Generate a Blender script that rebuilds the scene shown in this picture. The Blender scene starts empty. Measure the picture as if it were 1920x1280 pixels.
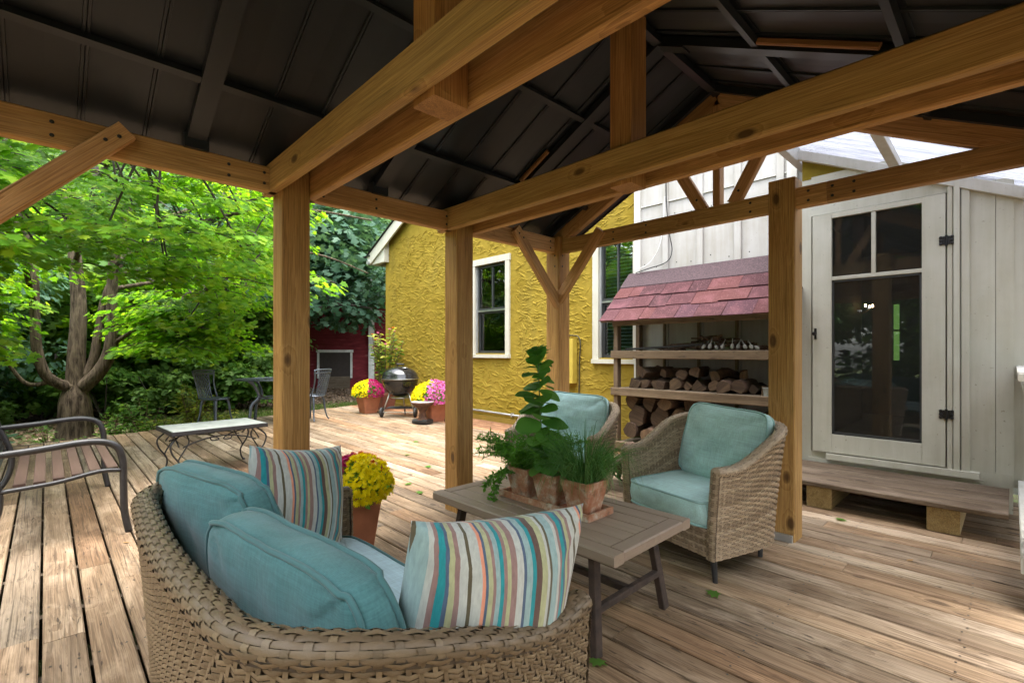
import bpy, math, random
import numpy as np
from mathutils import Vector, Matrix, noise as mnoise

# ------------------------------------------------------------------ camera, sky, sun, exposure
scene = bpy.context.scene
COL = scene.collection
random.seed(7)
RNG = np.random.default_rng(11)

cam_data = bpy.data.cameras.new('camera')
cam_data.sensor_width = 36.0
cam_data.lens = 17.0
cam_data.shift_y = 0.0104
cam_data.clip_start = 0.03
cam_data.clip_end = 400.0
cam = bpy.data.objects.new('camera', cam_data)
cam.location = (0, 0, 1.22)
cam.rotation_euler = (math.radians(90), 0, math.radians(46.03))
COL.objects.link(cam)
scene.camera = cam

SUN_TO = Vector((0.10, -0.05, 0.97)).normalized()          # direction from the place to the sun
world = bpy.data.worlds.new('World')
scene.world = world
world.use_nodes = True
wn = world.node_tree
wn.nodes.clear()
sky = wn.nodes.new('ShaderNodeTexSky')
sky.sky_type = 'NISHITA'
sky.sun_disc = False
sky.sun_elevation = math.asin(SUN_TO.z)
sky.sun_rotation = math.atan2(SUN_TO.x, SUN_TO.y)
sky.air_density = 1.0
sky.dust_density = 3.0
sky.ozone_density = 1.0
bg = wn.nodes.new('ShaderNodeBackground')
bg.inputs['Strength'].default_value = 0.15
wo = wn.nodes.new('ShaderNodeOutputWorld')
hs = wn.nodes.new('ShaderNodeHueSaturation')            # thin even cloud: the blue is washed out all over
hs.inputs['Saturation'].default_value = 0.30
wn.links.new(sky.outputs[0], hs.inputs['Color'])
wn.links.new(hs.outputs[0], bg.inputs[0])
wn.links.new(bg.outputs[0], wo.inputs[0])

sd = bpy.data.lights.new('sun', 'SUN')
sd.energy = 0.6
sd.angle = math.radians(50)
sd.color = (1.0, 0.95, 0.86)
sun = bpy.data.objects.new('sun', sd)
sun.rotation_euler = SUN_TO.to_track_quat('Z', 'Y').to_euler()
sun.location = (-8, -5, 9)
COL.objects.link(sun)

vs = scene.view_settings
vs.view_transform = 'Standard'
vs.look = 'None'
vs.exposure = 3.28
vs.gamma = 1.0
vs.use_curve_mapping = False
scene.cycles.use_denoising = True
scene.cycles.max_bounces = 10
scene.cycles.diffuse_bounces = 5
scene.cycles.transparent_max_bounces = 12
scene.cycles.sample_clamp_indirect = 8.0
scene.cycles.caustics_reflective = False
scene.cycles.caustics_refractive = False

# ------------------------------------------------------------------ node helpers
class NT:
    def __init__(self, name):
        self.m = bpy.data.materials.new(name)
        self.m.use_nodes = True
        self.t = self.m.node_tree
        self.t.nodes.clear()
        self.out = self.t.nodes.new('ShaderNodeOutputMaterial')
    def n(self, typ, props=None, **ins):
        nd = self.t.nodes.new('ShaderNode' + typ)
        for k, v in (props or {}).items():
            setattr(nd, k, v)
        for k, v in ins.items():
            key = int(k[1:]) if (k[0] == 'i' and k[1:].isdigit()) else k.replace('_', ' ')
            self.set(nd.inputs[key], v)
        return nd
    def set(self, sock, v):
        if isinstance(v, bpy.types.NodeSocket):
            self.t.links.new(v, sock)
        elif isinstance(v, (tuple, list)) and len(v) == 3 and sock.type == 'RGBA':
            sock.default_value = (*v, 1)
        else:
            sock.default_value = v
    def math(self, op, a, b=0.0, c=0.0, clamp=False):
        nd = self.n('Math', {'operation': op, 'use_clamp': clamp}, i0=a, i1=b, i2=c)
        return nd.outputs[0]
    def mix(self, f, a, b, blend='MIX'):
        nd = self.n('MixRGB', {'blend_type': blend}, Fac=f, Color1=a, Color2=b)
        return nd.outputs[0]
    def ramp(self, fac, stops, interp='LINEAR'):
        nd = self.n('ValToRGB', Fac=fac)
        cr = nd.color_ramp
        cr.interpolation = interp
        while len(cr.elements) < len(stops):
            cr.elements.new(0.5)
        for e, (p, c) in zip(cr.elements, stops):
            e.position = p
            e.color = (*c, 1) if len(c) == 3 else c
        return nd.outputs[0]
    def noise(self, vec, scale, detail=4.0, rough=0.55, dist=0.0):
        return self.n('TexNoise', Vector=vec, Scale=scale, Detail=detail, Roughness=rough, Distortion=dist).outputs[0]
    def mapping(self, vec, scale=(1, 1, 1), loc=(0, 0, 0), rot=(0, 0, 0)):
        return self.n('Mapping', Vector=vec, Scale=scale, Location=loc, Rotation=rot).outputs[0]
    def obj(self):
        return self.n('TexCoord').outputs['Object']
    def offs(self, vec, amt=37.0):                        # a different cut of the pattern for each object
        r = self.n('ObjectInfo').outputs['Random']
        s = self.math('MULTIPLY', r, amt)
        cv = self.n('CombineXYZ', X=s, Y=s, Z=s).outputs[0]
        return self.n('VectorMath', {'operation': 'ADD'}, i0=vec, i1=cv).outputs[0]
    def bump(self, h, strength=0.3, dist=0.01):
        return self.n('Bump', Height=h, Strength=strength, Distance=dist).outputs[0]
    def bsdf(self, color, rough=0.6, metal=0.0, spec=0.5, normal=None, **kw):
        b = self.n('BsdfPrincipled', Base_Color=color, Roughness=rough, Metallic=metal)
        b.inputs['Specular IOR Level'].default_value = spec
        if normal is not None:
            self.t.links.new(normal, b.inputs['Normal'])
        for k, v in kw.items():
            self.set(b.inputs[k.replace('_', ' ')], v)
        self.t.links.new(b.outputs[0], self.out.inputs[0])
        return b
    def surf(self, shader):
        self.t.links.new(shader, self.out.inputs[0])
        return self.m

def wood(name, dark, mid, light, rough=0.65, knots=0.8, tint=True, wear=0.0, fine=1.0, gscale=1.0, spec=0.3, cracks=0.0):
    g = NT(name)
    o = g.offs(g.obj())
    warp = g.n('TexNoise', Vector=g.mapping(o, (0.9, 5, 5)), Scale=1.0, Detail=2.0).outputs[1]
    wv = g.n('VectorMath', {'operation': 'SCALE'}, i0=warp, Scale=0.05).outputs[0]
    p = g.n('VectorMath', {'operation': 'ADD'}, i0=o, i1=wv).outputs[0]
    kn = g.n('TexVoronoi', {'feature': 'F1'}, Vector=g.mapping(p, (3.4, 6.5, 6.5)), Scale=1.0, Randomness=1.0)
    ks = g.math('GREATER_THAN', g.n('SeparateXYZ', Vector=kn.outputs['Color']).outputs[0], 0.45)
    kv = g.math('ADD', kn.outputs['Distance'], ks)
    kpull = g.math('MULTIPLY', g.math('SUBTRACT', 0.35, kv, clamp=True), 2.2)
    rings = g.noise(g.mapping(p, (0.55 * gscale, 15 * gscale, 15 * gscale)), 1.0, 4.0, 0.6)
    rings2 = g.math('FRACT', g.math('MULTIPLY', g.math('ADD', rings, kpull), 3.2))
    fib = g.noise(g.mapping(p, (4, 170, 170)), 1.0, 3.0, 0.7)
    broad = g.noise(g.mapping(p, (0.8, 2.6, 2.6)), 1.0, 3.0, 0.6)
    f = g.math('ADD', g.math('MULTIPLY', rings2, 0.17), g.math('ADD', g.math('MULTIPLY', fib, 0.56 * fine), g.math('MULTIPLY', broad, 0.62)))
    c = g.ramp(f, [(0.36, dark), (0.62, mid), (0.92, light)])
    if knots:
        km = g.ramp(kv, [(0.10, (1, 1, 1)), (0.19, (0, 0, 0))])
        c = g.mix(g.math('MULTIPLY', km, knots), c, (dark[0] * 0.35, dark[1] * 0.28, dark[2] * 0.25))
    if wear:
        st = g.noise(g.mapping(o, (2.3, 6, 6)), 1.0, 5.0, 0.65, 0.6)
        c = g.mix(g.math('MULTIPLY', g.ramp(st, [(0.5, (0, 0, 0)), (0.68, (1, 1, 1))]), wear), c, (light[0] * 1.12, light[1] * 1.14, light[2] * 1.18))
        st2 = g.noise(g.mapping(o, (1.4, 9, 9)), 1.7, 6.0, 0.7, 0.9)
        c = g.mix(g.math('MULTIPLY', g.ramp(st2, [(0.57, (0, 0, 0)), (0.7, (1, 1, 1))]), wear * 0.8), c, (dark[0] * 0.5, dark[1] * 0.47, dark[2] * 0.45))
        sp = g.noise(g.mapping(o, (9, 60, 60)), 1.0, 2.0, 0.5)
        c = g.mix(g.math('MULTIPLY', g.ramp(sp, [(0.66, (0, 0, 0)), (0.72, (1, 1, 1))]), 0.75), c, (dark[0] * 0.3, dark[1] * 0.28, dark[2] * 0.25))
    if cracks:
        ck = g.noise(g.mapping(p, (0.7, 75, 75)), 1.0, 2.0, 0.5)
        c = g.mix(g.math('MULTIPLY', g.ramp(ck, [(0.60, (0, 0, 0)), (0.66, (1, 1, 1))]), cracks), c, (dark[0] * 0.4, dark[1] * 0.36, dark[2] * 0.33))
        fl = g.noise(g.mapping(p, (1.5, 230, 230)), 1.0, 3.0, 0.75)
        c = g.mix(0.40, c, g.ramp(fl, [(0.36, (0.16, 0.15, 0.14)), (0.64, (0.84, 0.84, 0.83))]), 'OVERLAY')
    if tint:
        c = g.mix(1.0, c, g.n('ObjectInfo').outputs['Color'], 'MULTIPLY')
    h = g.math('ADD', g.math('MULTIPLY', fib, 0.7), g.math('MULTIPLY', rings2, 0.3))
    g.bsdf(c, rough, spec=spec, normal=g.bump(h, 0.45 if wear else 0.25, 0.004 if wear else 0.002))
    return g.m

def plain(name, col, rough=0.6, metal=0.0, spec=0.5, var=0.15, vscale=8.0, bump=0.0, bscale=60.0, sheen=0.0):
    g = NT(name)
    o = g.offs(g.obj())
    nz = g.noise(o, vscale, 5.0, 0.6)
    d = tuple(max(0, x * (1 - var)) for x in col)
    l = tuple(x * (1 + var) for x in col)
    c = g.ramp(nz, [(0.3, d), (0.7, l)])
    c = g.mix(1.0, c, g.n('ObjectInfo').outputs['Color'], 'MULTIPLY')
    nm = g.bump(g.noise(o, bscale, 3.0, 0.6), bump, 0.004) if bump else None
    kw = {}
    if sheen:
        kw = {'Sheen_Weight': sheen}
    g.bsdf(c, rough, metal, spec, nm, **kw)
    return g.m

def paint_white(name, col=(0.72, 0.72, 0.66), dirt=0.35, streak=True):
    g = NT(name)
    o = g.offs(g.obj())
    a = g.noise(o, 2.2, 6.0, 0.6)
    b = g.noise(g.mapping(o, (14, 14, 1.0)), 1.0, 5.0, 0.65)
    m = g.math('MULTIPLY', g.ramp(g.math('ADD', g.math('MULTIPLY', a, 0.55), g.math('MULTIPLY', b, 0.45 if streak else 0.1)), [(0.42, (0, 0, 0)), (0.75, (1, 1, 1))]), dirt)
    c = g.mix(m, col, (col[0] * 0.62, col[1] * 0.58, col[2] * 0.47))
    sp = g.noise(o, 45.0, 2.0, 0.5)
    c = g.mix(g.math('MULTIPLY', g.ramp(sp, [(0.7, (0, 0, 0)), (0.76, (1, 1, 1))]), 0.6), c, (0.2, 0.18, 0.13))
    g.bsdf(c, 0.55, spec=0.35, normal=g.bump(g.noise(g.mapping(o, (60, 60, 6)), 1.0, 4.0, 0.6), 0.15, 0.003))
    return g.m

def leafmat(name, cols, trans=0.45, rough=0.55, spec=0.18):
    g = NT(name)
    rnd = g.n('NewGeometry').outputs['Random Per Island']
    stops = [(i / max(1, len(cols) - 1), c) for i, c in enumerate(cols)]
    c = g.ramp(rnd, stops)
    b = g.n('BsdfPrincipled', Base_Color=c, Roughness=rough)
    b.inputs['Specular IOR Level'].default_value = spec
    t = g.n('BsdfTranslucent', Color=g.mix(1.0, c, (1.5, 1.45, 0.75), 'MULTIPLY'))
    mx = g.n('MixShader', Fac=trans, i1=b.outputs[0], i2=t.outputs[0])
    return g.surf(mx.outputs[0])

def fabric(name, col, scale=420.0):
    g = NT(name)
    o = g.obj()
    w1 = g.n('TexWave', {'wave_type': 'BANDS', 'bands_direction': 'X'}, Vector=o, Scale=scale / 6.0, Distortion=1.2, Detail=1.0).outputs[1]
    w2 = g.n('TexWave', {'wave_type': 'BANDS', 'bands_direction': 'Z'}, Vector=o, Scale=scale / 6.0, Distortion=1.2, Detail=1.0).outputs[1]
    wv = g.math('ADD', w1, w2)
    slub = g.noise(g.mapping(o, (9, 9, 160)), 1.0, 3.0, 0.6)
    slub2 = g.noise(g.mapping(o, (160, 160, 9)), 1.0, 3.0, 0.6)
    br = g.noise(o, 3.0, 3.0, 0.6)
    f = g.math('ADD', g.math('MULTIPLY', g.math('ADD', slub, slub2), 0.35), g.math('MULTIPLY', br, 0.35))
    c = g.ramp(f, [(0.32, tuple(x * 0.62 for x in col)), (0.72, tuple(min(1, x * 1.32) for x in col))])
    c = g.mix(1.0, c, g.n('ObjectInfo').outputs['Color'], 'MULTIPLY')
    fold = g.noise(g.mapping(o, (5, 5, 2.2)), 1.0, 3.0, 0.5, 0.8)
    h = g.math('ADD', g.math('MULTIPLY', wv, 0.02), g.math('ADD', g.math('MULTIPLY', fold, 0.9), g.math('MULTIPLY', slub, 0.03)))
    g.bsdf(c, 0.9, spec=0.15, normal=g.bump(h, 0.35, 0.02), Sheen_Weight=0.25)
    return g.m

def striped(name):
    g = NT(name)
    o = g.obj()
    sx = g.n('SeparateXYZ', Vector=o).outputs[0]
    wob = g.math('MULTIPLY', g.math('SUBTRACT', g.noise(o, 3.0, 2.0), 0.5), 0.02)
    t = g.math('FRACT', g.math('ADD', g.math('MULTIPLY', g.math('ADD', sx, wob), 3.1), 10.12))
    W = (0.40, 0.41, 0.385); T = (0.02, 0.22, 0.25); B = (0.10, 0.06, 0.05); N = (0.07, 0.10, 0.16)
    Y = (0.34, 0.345, 0.20); L = (0.24, 0.34, 0.345); O = (0.60, 0.25, 0.16); D = (0.09, 0.075, 0.045); P = (0.24, 0.15, 0.14)
    seq = [(0, P), (.045, W), (.10, N), (.125, L), (.175, T), (.21, B), (.265, Y), (.32, W), (.345, D), (.37, L), (.44, W), (.47, P),
           (.50, T), (.54, N), (.565, Y), (.60, P), (.63, W), (.68, D), (.705, W), (.77, O), (.795, N), (.815, Y), (.85, P), (.875, L), (.91, T), (.94, P), (.965, Y)]
    c = g.ramp(t, seq, 'CONSTANT')
    sl = g.noise(g.mapping(o, (120, 120, 30)), 1.0, 3.0, 0.6)
    c = g.mix(0.25, c, g.ramp(sl, [(0.3, (0.2, 0.2, 0.2)), (0.7, (0.75, 0.75, 0.73))]), 'OVERLAY')
    fold = g.noise(g.mapping(o, (6, 3, 2.5)), 1.0, 3.0, 0.5, 0.8)
    h = g.math('ADD', g.math('MULTIPLY', sl, 0.06), g.math('MULTIPLY', fold, 0.9))
    g.bsdf(c, 0.9, spec=0.15, normal=g.bump(h, 0.3, 0.02), Sheen_Weight=0.2)
    return g.m

def wickermat(name):
    g = NT(name)
    rnd = g.n('NewGeometry').outputs['Random Per Island']
    o = g.obj()
    c = g.ramp(rnd, [(0.0, (0.17, 0.115, 0.07)), (0.5, (0.27, 0.19, 0.12)), (1.0, (0.36, 0.27, 0.18))])
    nz = g.noise(o, 26.0, 4.0, 0.6)
    c = g.mix(g.ramp(nz, [(0.35, (0.5, 0.5, 0.5)), (0.7, (0, 0, 0))]), c, (0.16, 0.12, 0.08))
    c = g.mix(1.0, c, g.n('ObjectInfo').outputs['Color'], 'MULTIPLY')
    g.bsdf(c, 0.5, spec=0.4, normal=g.bump(g.noise(o, 300.0, 2.0), 0.2, 0.002))
    return g.m

def glassmat(name, tint=(0.9, 0.95, 0.93)):
    g = NT(name)
    lw = g.n('LayerWeight', Blend=0.5)
    fr = g.n('Fresnel', IOR=1.5).outputs[0]
    tr = g.n('BsdfTransparent', Color=tint)
    gl = g.n('BsdfGlossy', Color=(1, 1, 1), Roughness=0.02)
    mx = g.n('MixShader', Fac=g.math('MULTIPLY', fr, 1.6, clamp=True), i1=tr.outputs[0], i2=gl.outputs[0])
    return g.surf(mx.outputs[0])

def emit(name, col, s):
    g = NT(name)
    return g.surf(g.n('Emission', Color=col, Strength=s).outputs[0])

M = {}
M['timber'] = wood('stained_timber', (0.165, 0.082, 0.028), (0.34, 0.182, 0.064), (0.53, 0.32, 0.135), rough=0.6, knots=0.85, cracks=0.22)
M['deck'] = wood('weathered_deck', (0.072, 0.043, 0.024), (0.158, 0.103, 0.060), (0.31, 0.226, 0.150), rough=0.75, knots=0.7, wear=0.75, cracks=0.5)
M['shelfwood'] = wood('grey_brown_wood', (0.048, 0.034, 0.022), (0.105, 0.078, 0.052), (0.19, 0.15, 0.108), rough=0.8, knots=0.6, wear=0.4)
M['tablewood'] = wood('taupe_table_wood', (0.22, 0.16, 0.12), (0.27, 0.205, 0.155), (0.33, 0.26, 0.20), rough=0.45, knots=0.0, fine=0.4)
M['slat'] = wood('red_brown_slat', (0.028, 0.015, 0.011), (0.045, 0.024, 0.018), (0.07, 0.042, 0.033), rough=0.55, knots=0.0)
M['bark'] = plain('firewood_bark', (0.075, 0.042, 0.026), 0.95, var=0.6, vscale=18, bump=0.9, bscale=35)
M['cutwood'] = wood('cut_log_end', (0.018, 0.011, 0.007), (0.045, 0.026, 0.015), (0.13, 0.082, 0.044), rough=0.85, knots=0)
M['roof'] = plain('dark_brown_metal', (0.0085, 0.0104, 0.0126), 0.42, 0.0, 0.5, var=0.18, vscale=5)
M['roofbar'] = plain('dark_metal_bar', (0.0105, 0.0124, 0.0146), 0.4, 0.0, 0.5, var=0.1)
M['bolt'] = plain('black_bolt', (0.012, 0.011, 0.011), 0.4, 0.3)
M['white'] = paint_white('white_paint', (0.52, 0.51, 0.47), 0.7)
M['white2'] = paint_white('cream_white_paint', (0.48, 0.465, 0.395), 0.7)
M['siding'] = paint_white('white_siding', (0.40, 0.385, 0.365), 0.85)
M['glass'] = glassmat('window_glass')
M['screen'] = plain('dark_insect_screen', (0.02, 0.022, 0.022), 0.5)
M['sash'] = plain('dark_sash_paint', (0.03, 0.032, 0.032), 0.5)
M['curtain'] = plain('lace_curtain', (0.42, 0.43, 0.40), 0.9, var=0.1, vscale=30)
M['blind'] = plain('green_grey_blind', (0.06, 0.085, 0.075), 0.7, var=0.1)
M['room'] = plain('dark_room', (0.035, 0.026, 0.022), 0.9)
M['iron'] = plain('black_iron', (0.022, 0.021, 0.022), 0.42, 0.2, 0.5, var=0.3, vscale=25)
M['rustiron'] = plain('rusty_iron', (0.09, 0.04, 0.022), 0.8, 0.1, var=0.5, vscale=20, bump=0.3)
M['castiron'] = plain('blue_grey_cast_aluminium', (0.085, 0.10, 0.125), 0.38, 0.4, 0.5, var=0.25, vscale=20)
M['stone'] = plain('pale_slate_top', (0.27, 0.28, 0.26), 0.6, 0.0, 0.5, var=0.25, vscale=9)
M['terracotta'] = plain('terracotta', (0.36, 0.13, 0.065), 0.8, var=0.2, vscale=9, bump=0.1)
M['soil'] = plain('potting_soil', (0.03, 0.02, 0.014), 0.95, var=0.4, vscale=60, bump=0.8, bscale=90)
M['teal'] = fabric('teal_canvas', (0.066, 0.165, 0.170))
M['tealpipe'] = plain('teal_piping', (0.048, 0.13, 0.135), 0.9, var=0.1, sheen=0.2)
M['pale'] = fabric('pale_seat_canvas', (0.36, 0.50, 0.55))
M['stripe'] = striped('striped_canvas')
M['wicker'] = wickermat('tan_resin_wicker')
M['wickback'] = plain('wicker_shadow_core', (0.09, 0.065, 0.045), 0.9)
M['enamel'] = plain('black_enamel', (0.012, 0.012, 0.014), 0.13, 0.0, 0.6, var=0.1)
M['alu'] = plain('dull_aluminium', (0.45, 0.45, 0.44), 0.35, 0.9, var=0.15)
M['rubber'] = plain('black_rubber', (0.02, 0.02, 0.02), 0.7)
M['galv'] = plain('galvanised_steel', (0.42, 0.43, 0.43), 0.4, 0.6, var=0.15)
M['wire'] = plain('black_cable', (0.015, 0.014, 0.014), 0.6)
M['wirewhite'] = plain('white_cable', (0.7, 0.7, 0.68), 0.5)
M['meter'] = plain('mustard_metal', (0.42, 0.31, 0.045), 0.5, var=0.12)
M['barnwhite'] = plain('faded_white_board', (0.55, 0.55, 0.53), 0.8, var=0.2)

def mk_terracotta_old():
    g = NT('salted_terracotta')
    o = g.offs(g.obj())
    nz = g.noise(o, 14.0, 6.0, 0.65)
    z = g.n('SeparateXYZ', Vector=o).outputs[2]
    c = g.ramp(nz, [(0.38, (0.33, 0.13, 0.07)), (0.52, (0.42, 0.22, 0.14)), (0.66, (0.52, 0.44, 0.36))])
    d = g.noise(o, 30.0, 4.0, 0.6)
    c = g.mix(g.ramp(d, [(0.55, (0, 0, 0)), (0.72, (0.7, 0.7, 0.7))]), c, (0.12, 0.09, 0.06))
    g.bsdf(c, 0.88, spec=0.2, normal=g.bump(nz, 0.3, 0.004))
    return g.m
M['oldpot'] = mk_terracotta_old()

def mk_stucco():
    g = NT('mustard_stucco')
    o = g.obj()
    a = g.noise(o, 1.3, 5.0, 0.6)
    b = g.noise(o, 9.0, 5.0, 0.6)
    c = g.ramp(g.math('ADD', g.math('MULTIPLY', a, 0.5), g.math('MULTIPLY', b, 0.5)), [(0.35, (0.200, 0.138, 0.016)), (0.65, (0.278, 0.198, 0.031))])
    h = g.math('ADD', g.noise(g.mapping(o, (5, 5, 9)), 1.0, 4.0, 0.55, 1.2), g.math('MULTIPLY', g.noise(o, 90.0, 3.0), 0.12))
    st = g.noise(g.mapping(o, (2.5, 2.5, 0.8)), 1.0, 6.0, 0.7)
    c = g.mix(g.ramp(st, [(0.52, (0, 0, 0)), (0.75, (0.45, 0.45, 0.45))]), c, (0.14, 0.11, 0.03))
    g.bsdf(c, 0.95, spec=0.08, normal=g.bump(h, 0.4, 0.02))
    return g.m
M['stucco'] = mk_stucco()

def mk_shingle():
    g = NT('red_asphalt_shingle')
    o = g.offs(g.obj())
    r = g.n('ObjectInfo').outputs['Random']
    c = g.ramp(r, [(0.0, (0.036, 0.013, 0.016)), (0.4, (0.055, 0.018, 0.021)), (0.7, (0.078, 0.026, 0.025)), (1.0, (0.050, 0.020, 0.028))])
    gr = g.noise(o, 62.0, 3.0, 0.75)
    c = g.mix(g.ramp(gr, [(0.56, (0, 0, 0)), (0.70, (0.8, 0.8, 0.8))]), c, (0.19, 0.10, 0.10))
    bl = g.noise(o, 6.0, 3.0)
    c = g.mix(g.ramp(bl, [(0.5, (0, 0, 0)), (0.75, (0.5, 0.5, 0.5))]), c, (0.15, 0.06, 0.07))
    g.bsdf(c, 0.9, spec=0.25, normal=g.bump(gr, 0.5, 0.004))
    return g.m
M['shingle'] = mk_shingle()
M['ridgeshingle'] = plain('purple_grey_shingle', (0.045, 0.025, 0.029), 0.9, var=0.7, vscale=70, bump=0.4, bscale=200)

def mk_ground():
    g = NT('yard_ground')
    o = g.obj()
    s = g.n('SeparateXYZ', Vector=o)
    n1 = g.noise(o, 0.5, 5.0, 0.6)
    n2 = g.noise(o, 7.0, 6.0, 0.65)
    dirt = g.ramp(n2, [(0.3, (0.055, 0.038, 0.027)), (0.55, (0.12, 0.085, 0.060)), (0.75, (0.20, 0.155, 0.115))])
    grass = g.ramp(g.noise(o, 16.0, 5.0, 0.7), [(0.3, (0.035, 0.065, 0.018)), (0.7, (0.12, 0.17, 0.05))])
    # lawn lies near the deck and behind the gazebo; the wood floor beyond is bare mulch
    w = g.math('ADD', g.math('MULTIPLY', n1, 5.0), s.outputs[0])
    m1 = g.math('MULTIPLY', g.math('GREATER_THAN', w, -12.6), 1.0)
    edge = g.ramp(g.math('MULTIPLY_ADD', g.math('SUBTRACT', n2, 0.5), 0.9, 0.5), [(0.35, (0, 0, 0)), (0.6, (1, 1, 1))])
    m = g.math('MULTIPLY', m1, edge)
    c = g.mix(m, dirt, grass)
    g.bsdf(c, 0.95, spec=0.1, normal=g.bump(g.noise(o, 30.0, 5.0, 0.7), 0.8, 0.04))
    return g.m
M['ground'] = mk_ground()
M['grass'] = leafmat('grass_blades', [(0.05, 0.10, 0.02), (0.10, 0.16, 0.035), (0.16, 0.19, 0.06)], 0.3)
M['litter'] = leafmat('dead_leaf_litter', [(0.09, 0.055, 0.035), (0.18, 0.12, 0.08), (0.30, 0.23, 0.17)], 0.1, 0.8)
M['maple'] = leafmat('bright_maple_leaf', [(0.08, 0.21, 0.012), (0.12, 0.28, 0.016), (0.17, 0.34, 0.02), (0.27, 0.40, 0.03)], 0.6)
M['darkleaf'] = leafmat('dark_wood_leaf', [(0.06, 0.125, 0.03), (0.09, 0.17, 0.045), (0.14, 0.23, 0.06)], 0.5)
M['blueleaf'] = leafmat('blue_green_leaf', [(0.04, 0.10, 0.06), (0.07, 0.15, 0.095), (0.12, 0.21, 0.14)], 0.4)
M['midleaf'] = leafmat('mid_green_leaf', [(0.05, 0.12, 0.02), (0.08, 0.18, 0.03), (0.14, 0.23, 0.04)], 0.45)
M['yellowleaf'] = leafmat('variegated_leaf', [(0.14, 0.22, 0.04), (0.28, 0.34, 0.07), (0.46, 0.44, 0.08)], 0.4)
M['herb'] = leafmat('herb_leaf', [(0.06, 0.19, 0.03), (0.09, 0.25, 0.04), (0.14, 0.31, 0.05)], 0.35)
M['dill'] = leafmat('feathery_leaf', [(0.07, 0.21, 0.03), (0.12, 0.28, 0.04)], 0.45)
M['chive'] = leafmat('chive_blade', [(0.05, 0.15, 0.04), (0.08, 0.20, 0.055), (0.14, 0.25, 0.08)], 0.3)
M['yellow'] = leafmat('yellow_petal', [(0.74, 0.60, 0.0), (0.82, 0.70, 0.005), (0.85, 0.75, 0.01)], 0.25, 0.6)
M['magenta'] = leafmat('magenta_petal', [(0.30, 0.006, 0.09), (0.42, 0.015, 0.15), (0.36, 0.01, 0.11)], 0.25, 0.6)
M['pink'] = leafmat('pink_petal', [(0.45, 0.05, 0.26), (0.58, 0.13, 0.38), (0.64, 0.20, 0.46)], 0.25, 0.6)
M['orange'] = leafmat('orange_petal', [(0.55, 0.10, 0.01), (0.62, 0.17, 0.01)], 0.25, 0.6)
def mk_bark(name, dk, lt):
    g = NT(name)
    o = g.obj()
    n1 = g.noise(g.mapping(o, (22, 22, 3.0)), 1.0, 5.0, 0.65, 0.5)
    n2 = g.noise(o, 3.0, 4.0, 0.6)
    f = g.math('ADD', g.math('MULTIPLY', n1, 0.75), g.math('MULTIPLY', n2, 0.25))
    c = g.ramp(f, [(0.36, dk), (0.62, lt)])
    g.bsdf(c, 0.95, spec=0.1, normal=g.bump(n1, 1.0, 0.05))
    return g.m
M['treebark'] = mk_bark('grey_brown_bark', (0.022, 0.016, 0.011), (0.15, 0.115, 0.082))
M['darkbark'] = plain('dark_bark', (0.04, 0.03, 0.024), 0.95, var=0.4, vscale=7, bump=0.8, bscale=18)
M['stem'] = plain('green_stem', (0.08, 0.15, 0.04), 0.6)
M['brownstem'] = plain('brown_stem', (0.14, 0.09, 0.05), 0.8)

# ------------------------------------------------------------------ mesh helpers
def world_of(o):
    m = Matrix.Identity(4)
    while o is not None:
        m = o.matrix_basis @ m
        o = o.parent
    return m

def link(o, parent=None, mw=None):
    COL.objects.link(o)
    if parent is not None:
        o.parent = parent
        if mw is not None:
            o.matrix_basis = world_of(parent).inverted() @ mw
    elif mw is not None:
        o.matrix_basis = mw
    return o

def tag(o, label, cat, group=None):
    o['label'] = label
    o['category'] = cat
    if group:
        o['group'] = group
    return o

def thing(name, label, cat, loc=(0, 0, 0), rotz=0.0, group=None):
    o = bpy.data.objects.new(name, None)
    o.empty_display_size = 0.1
    link(o, None, Matrix.Translation(loc) @ Matrix.Rotation(rotz, 4, 'Z'))
    return tag(o, label, cat, group)

def structure(o):
    o['kind'] = 'structure'
    return o

def stuff(o):
    o['kind'] = 'stuff'
    return o

def copy_tree(src, mw):
    c = src.copy()
    COL.objects.link(c)
    c.matrix_basis = mw
    for ch in list(src.children):
        d = ch.copy(); COL.objects.link(d); d.parent = c
        for g in list(ch.children):
            e = g.copy(); COL.objects.link(e); e.parent = d
    return c

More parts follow.
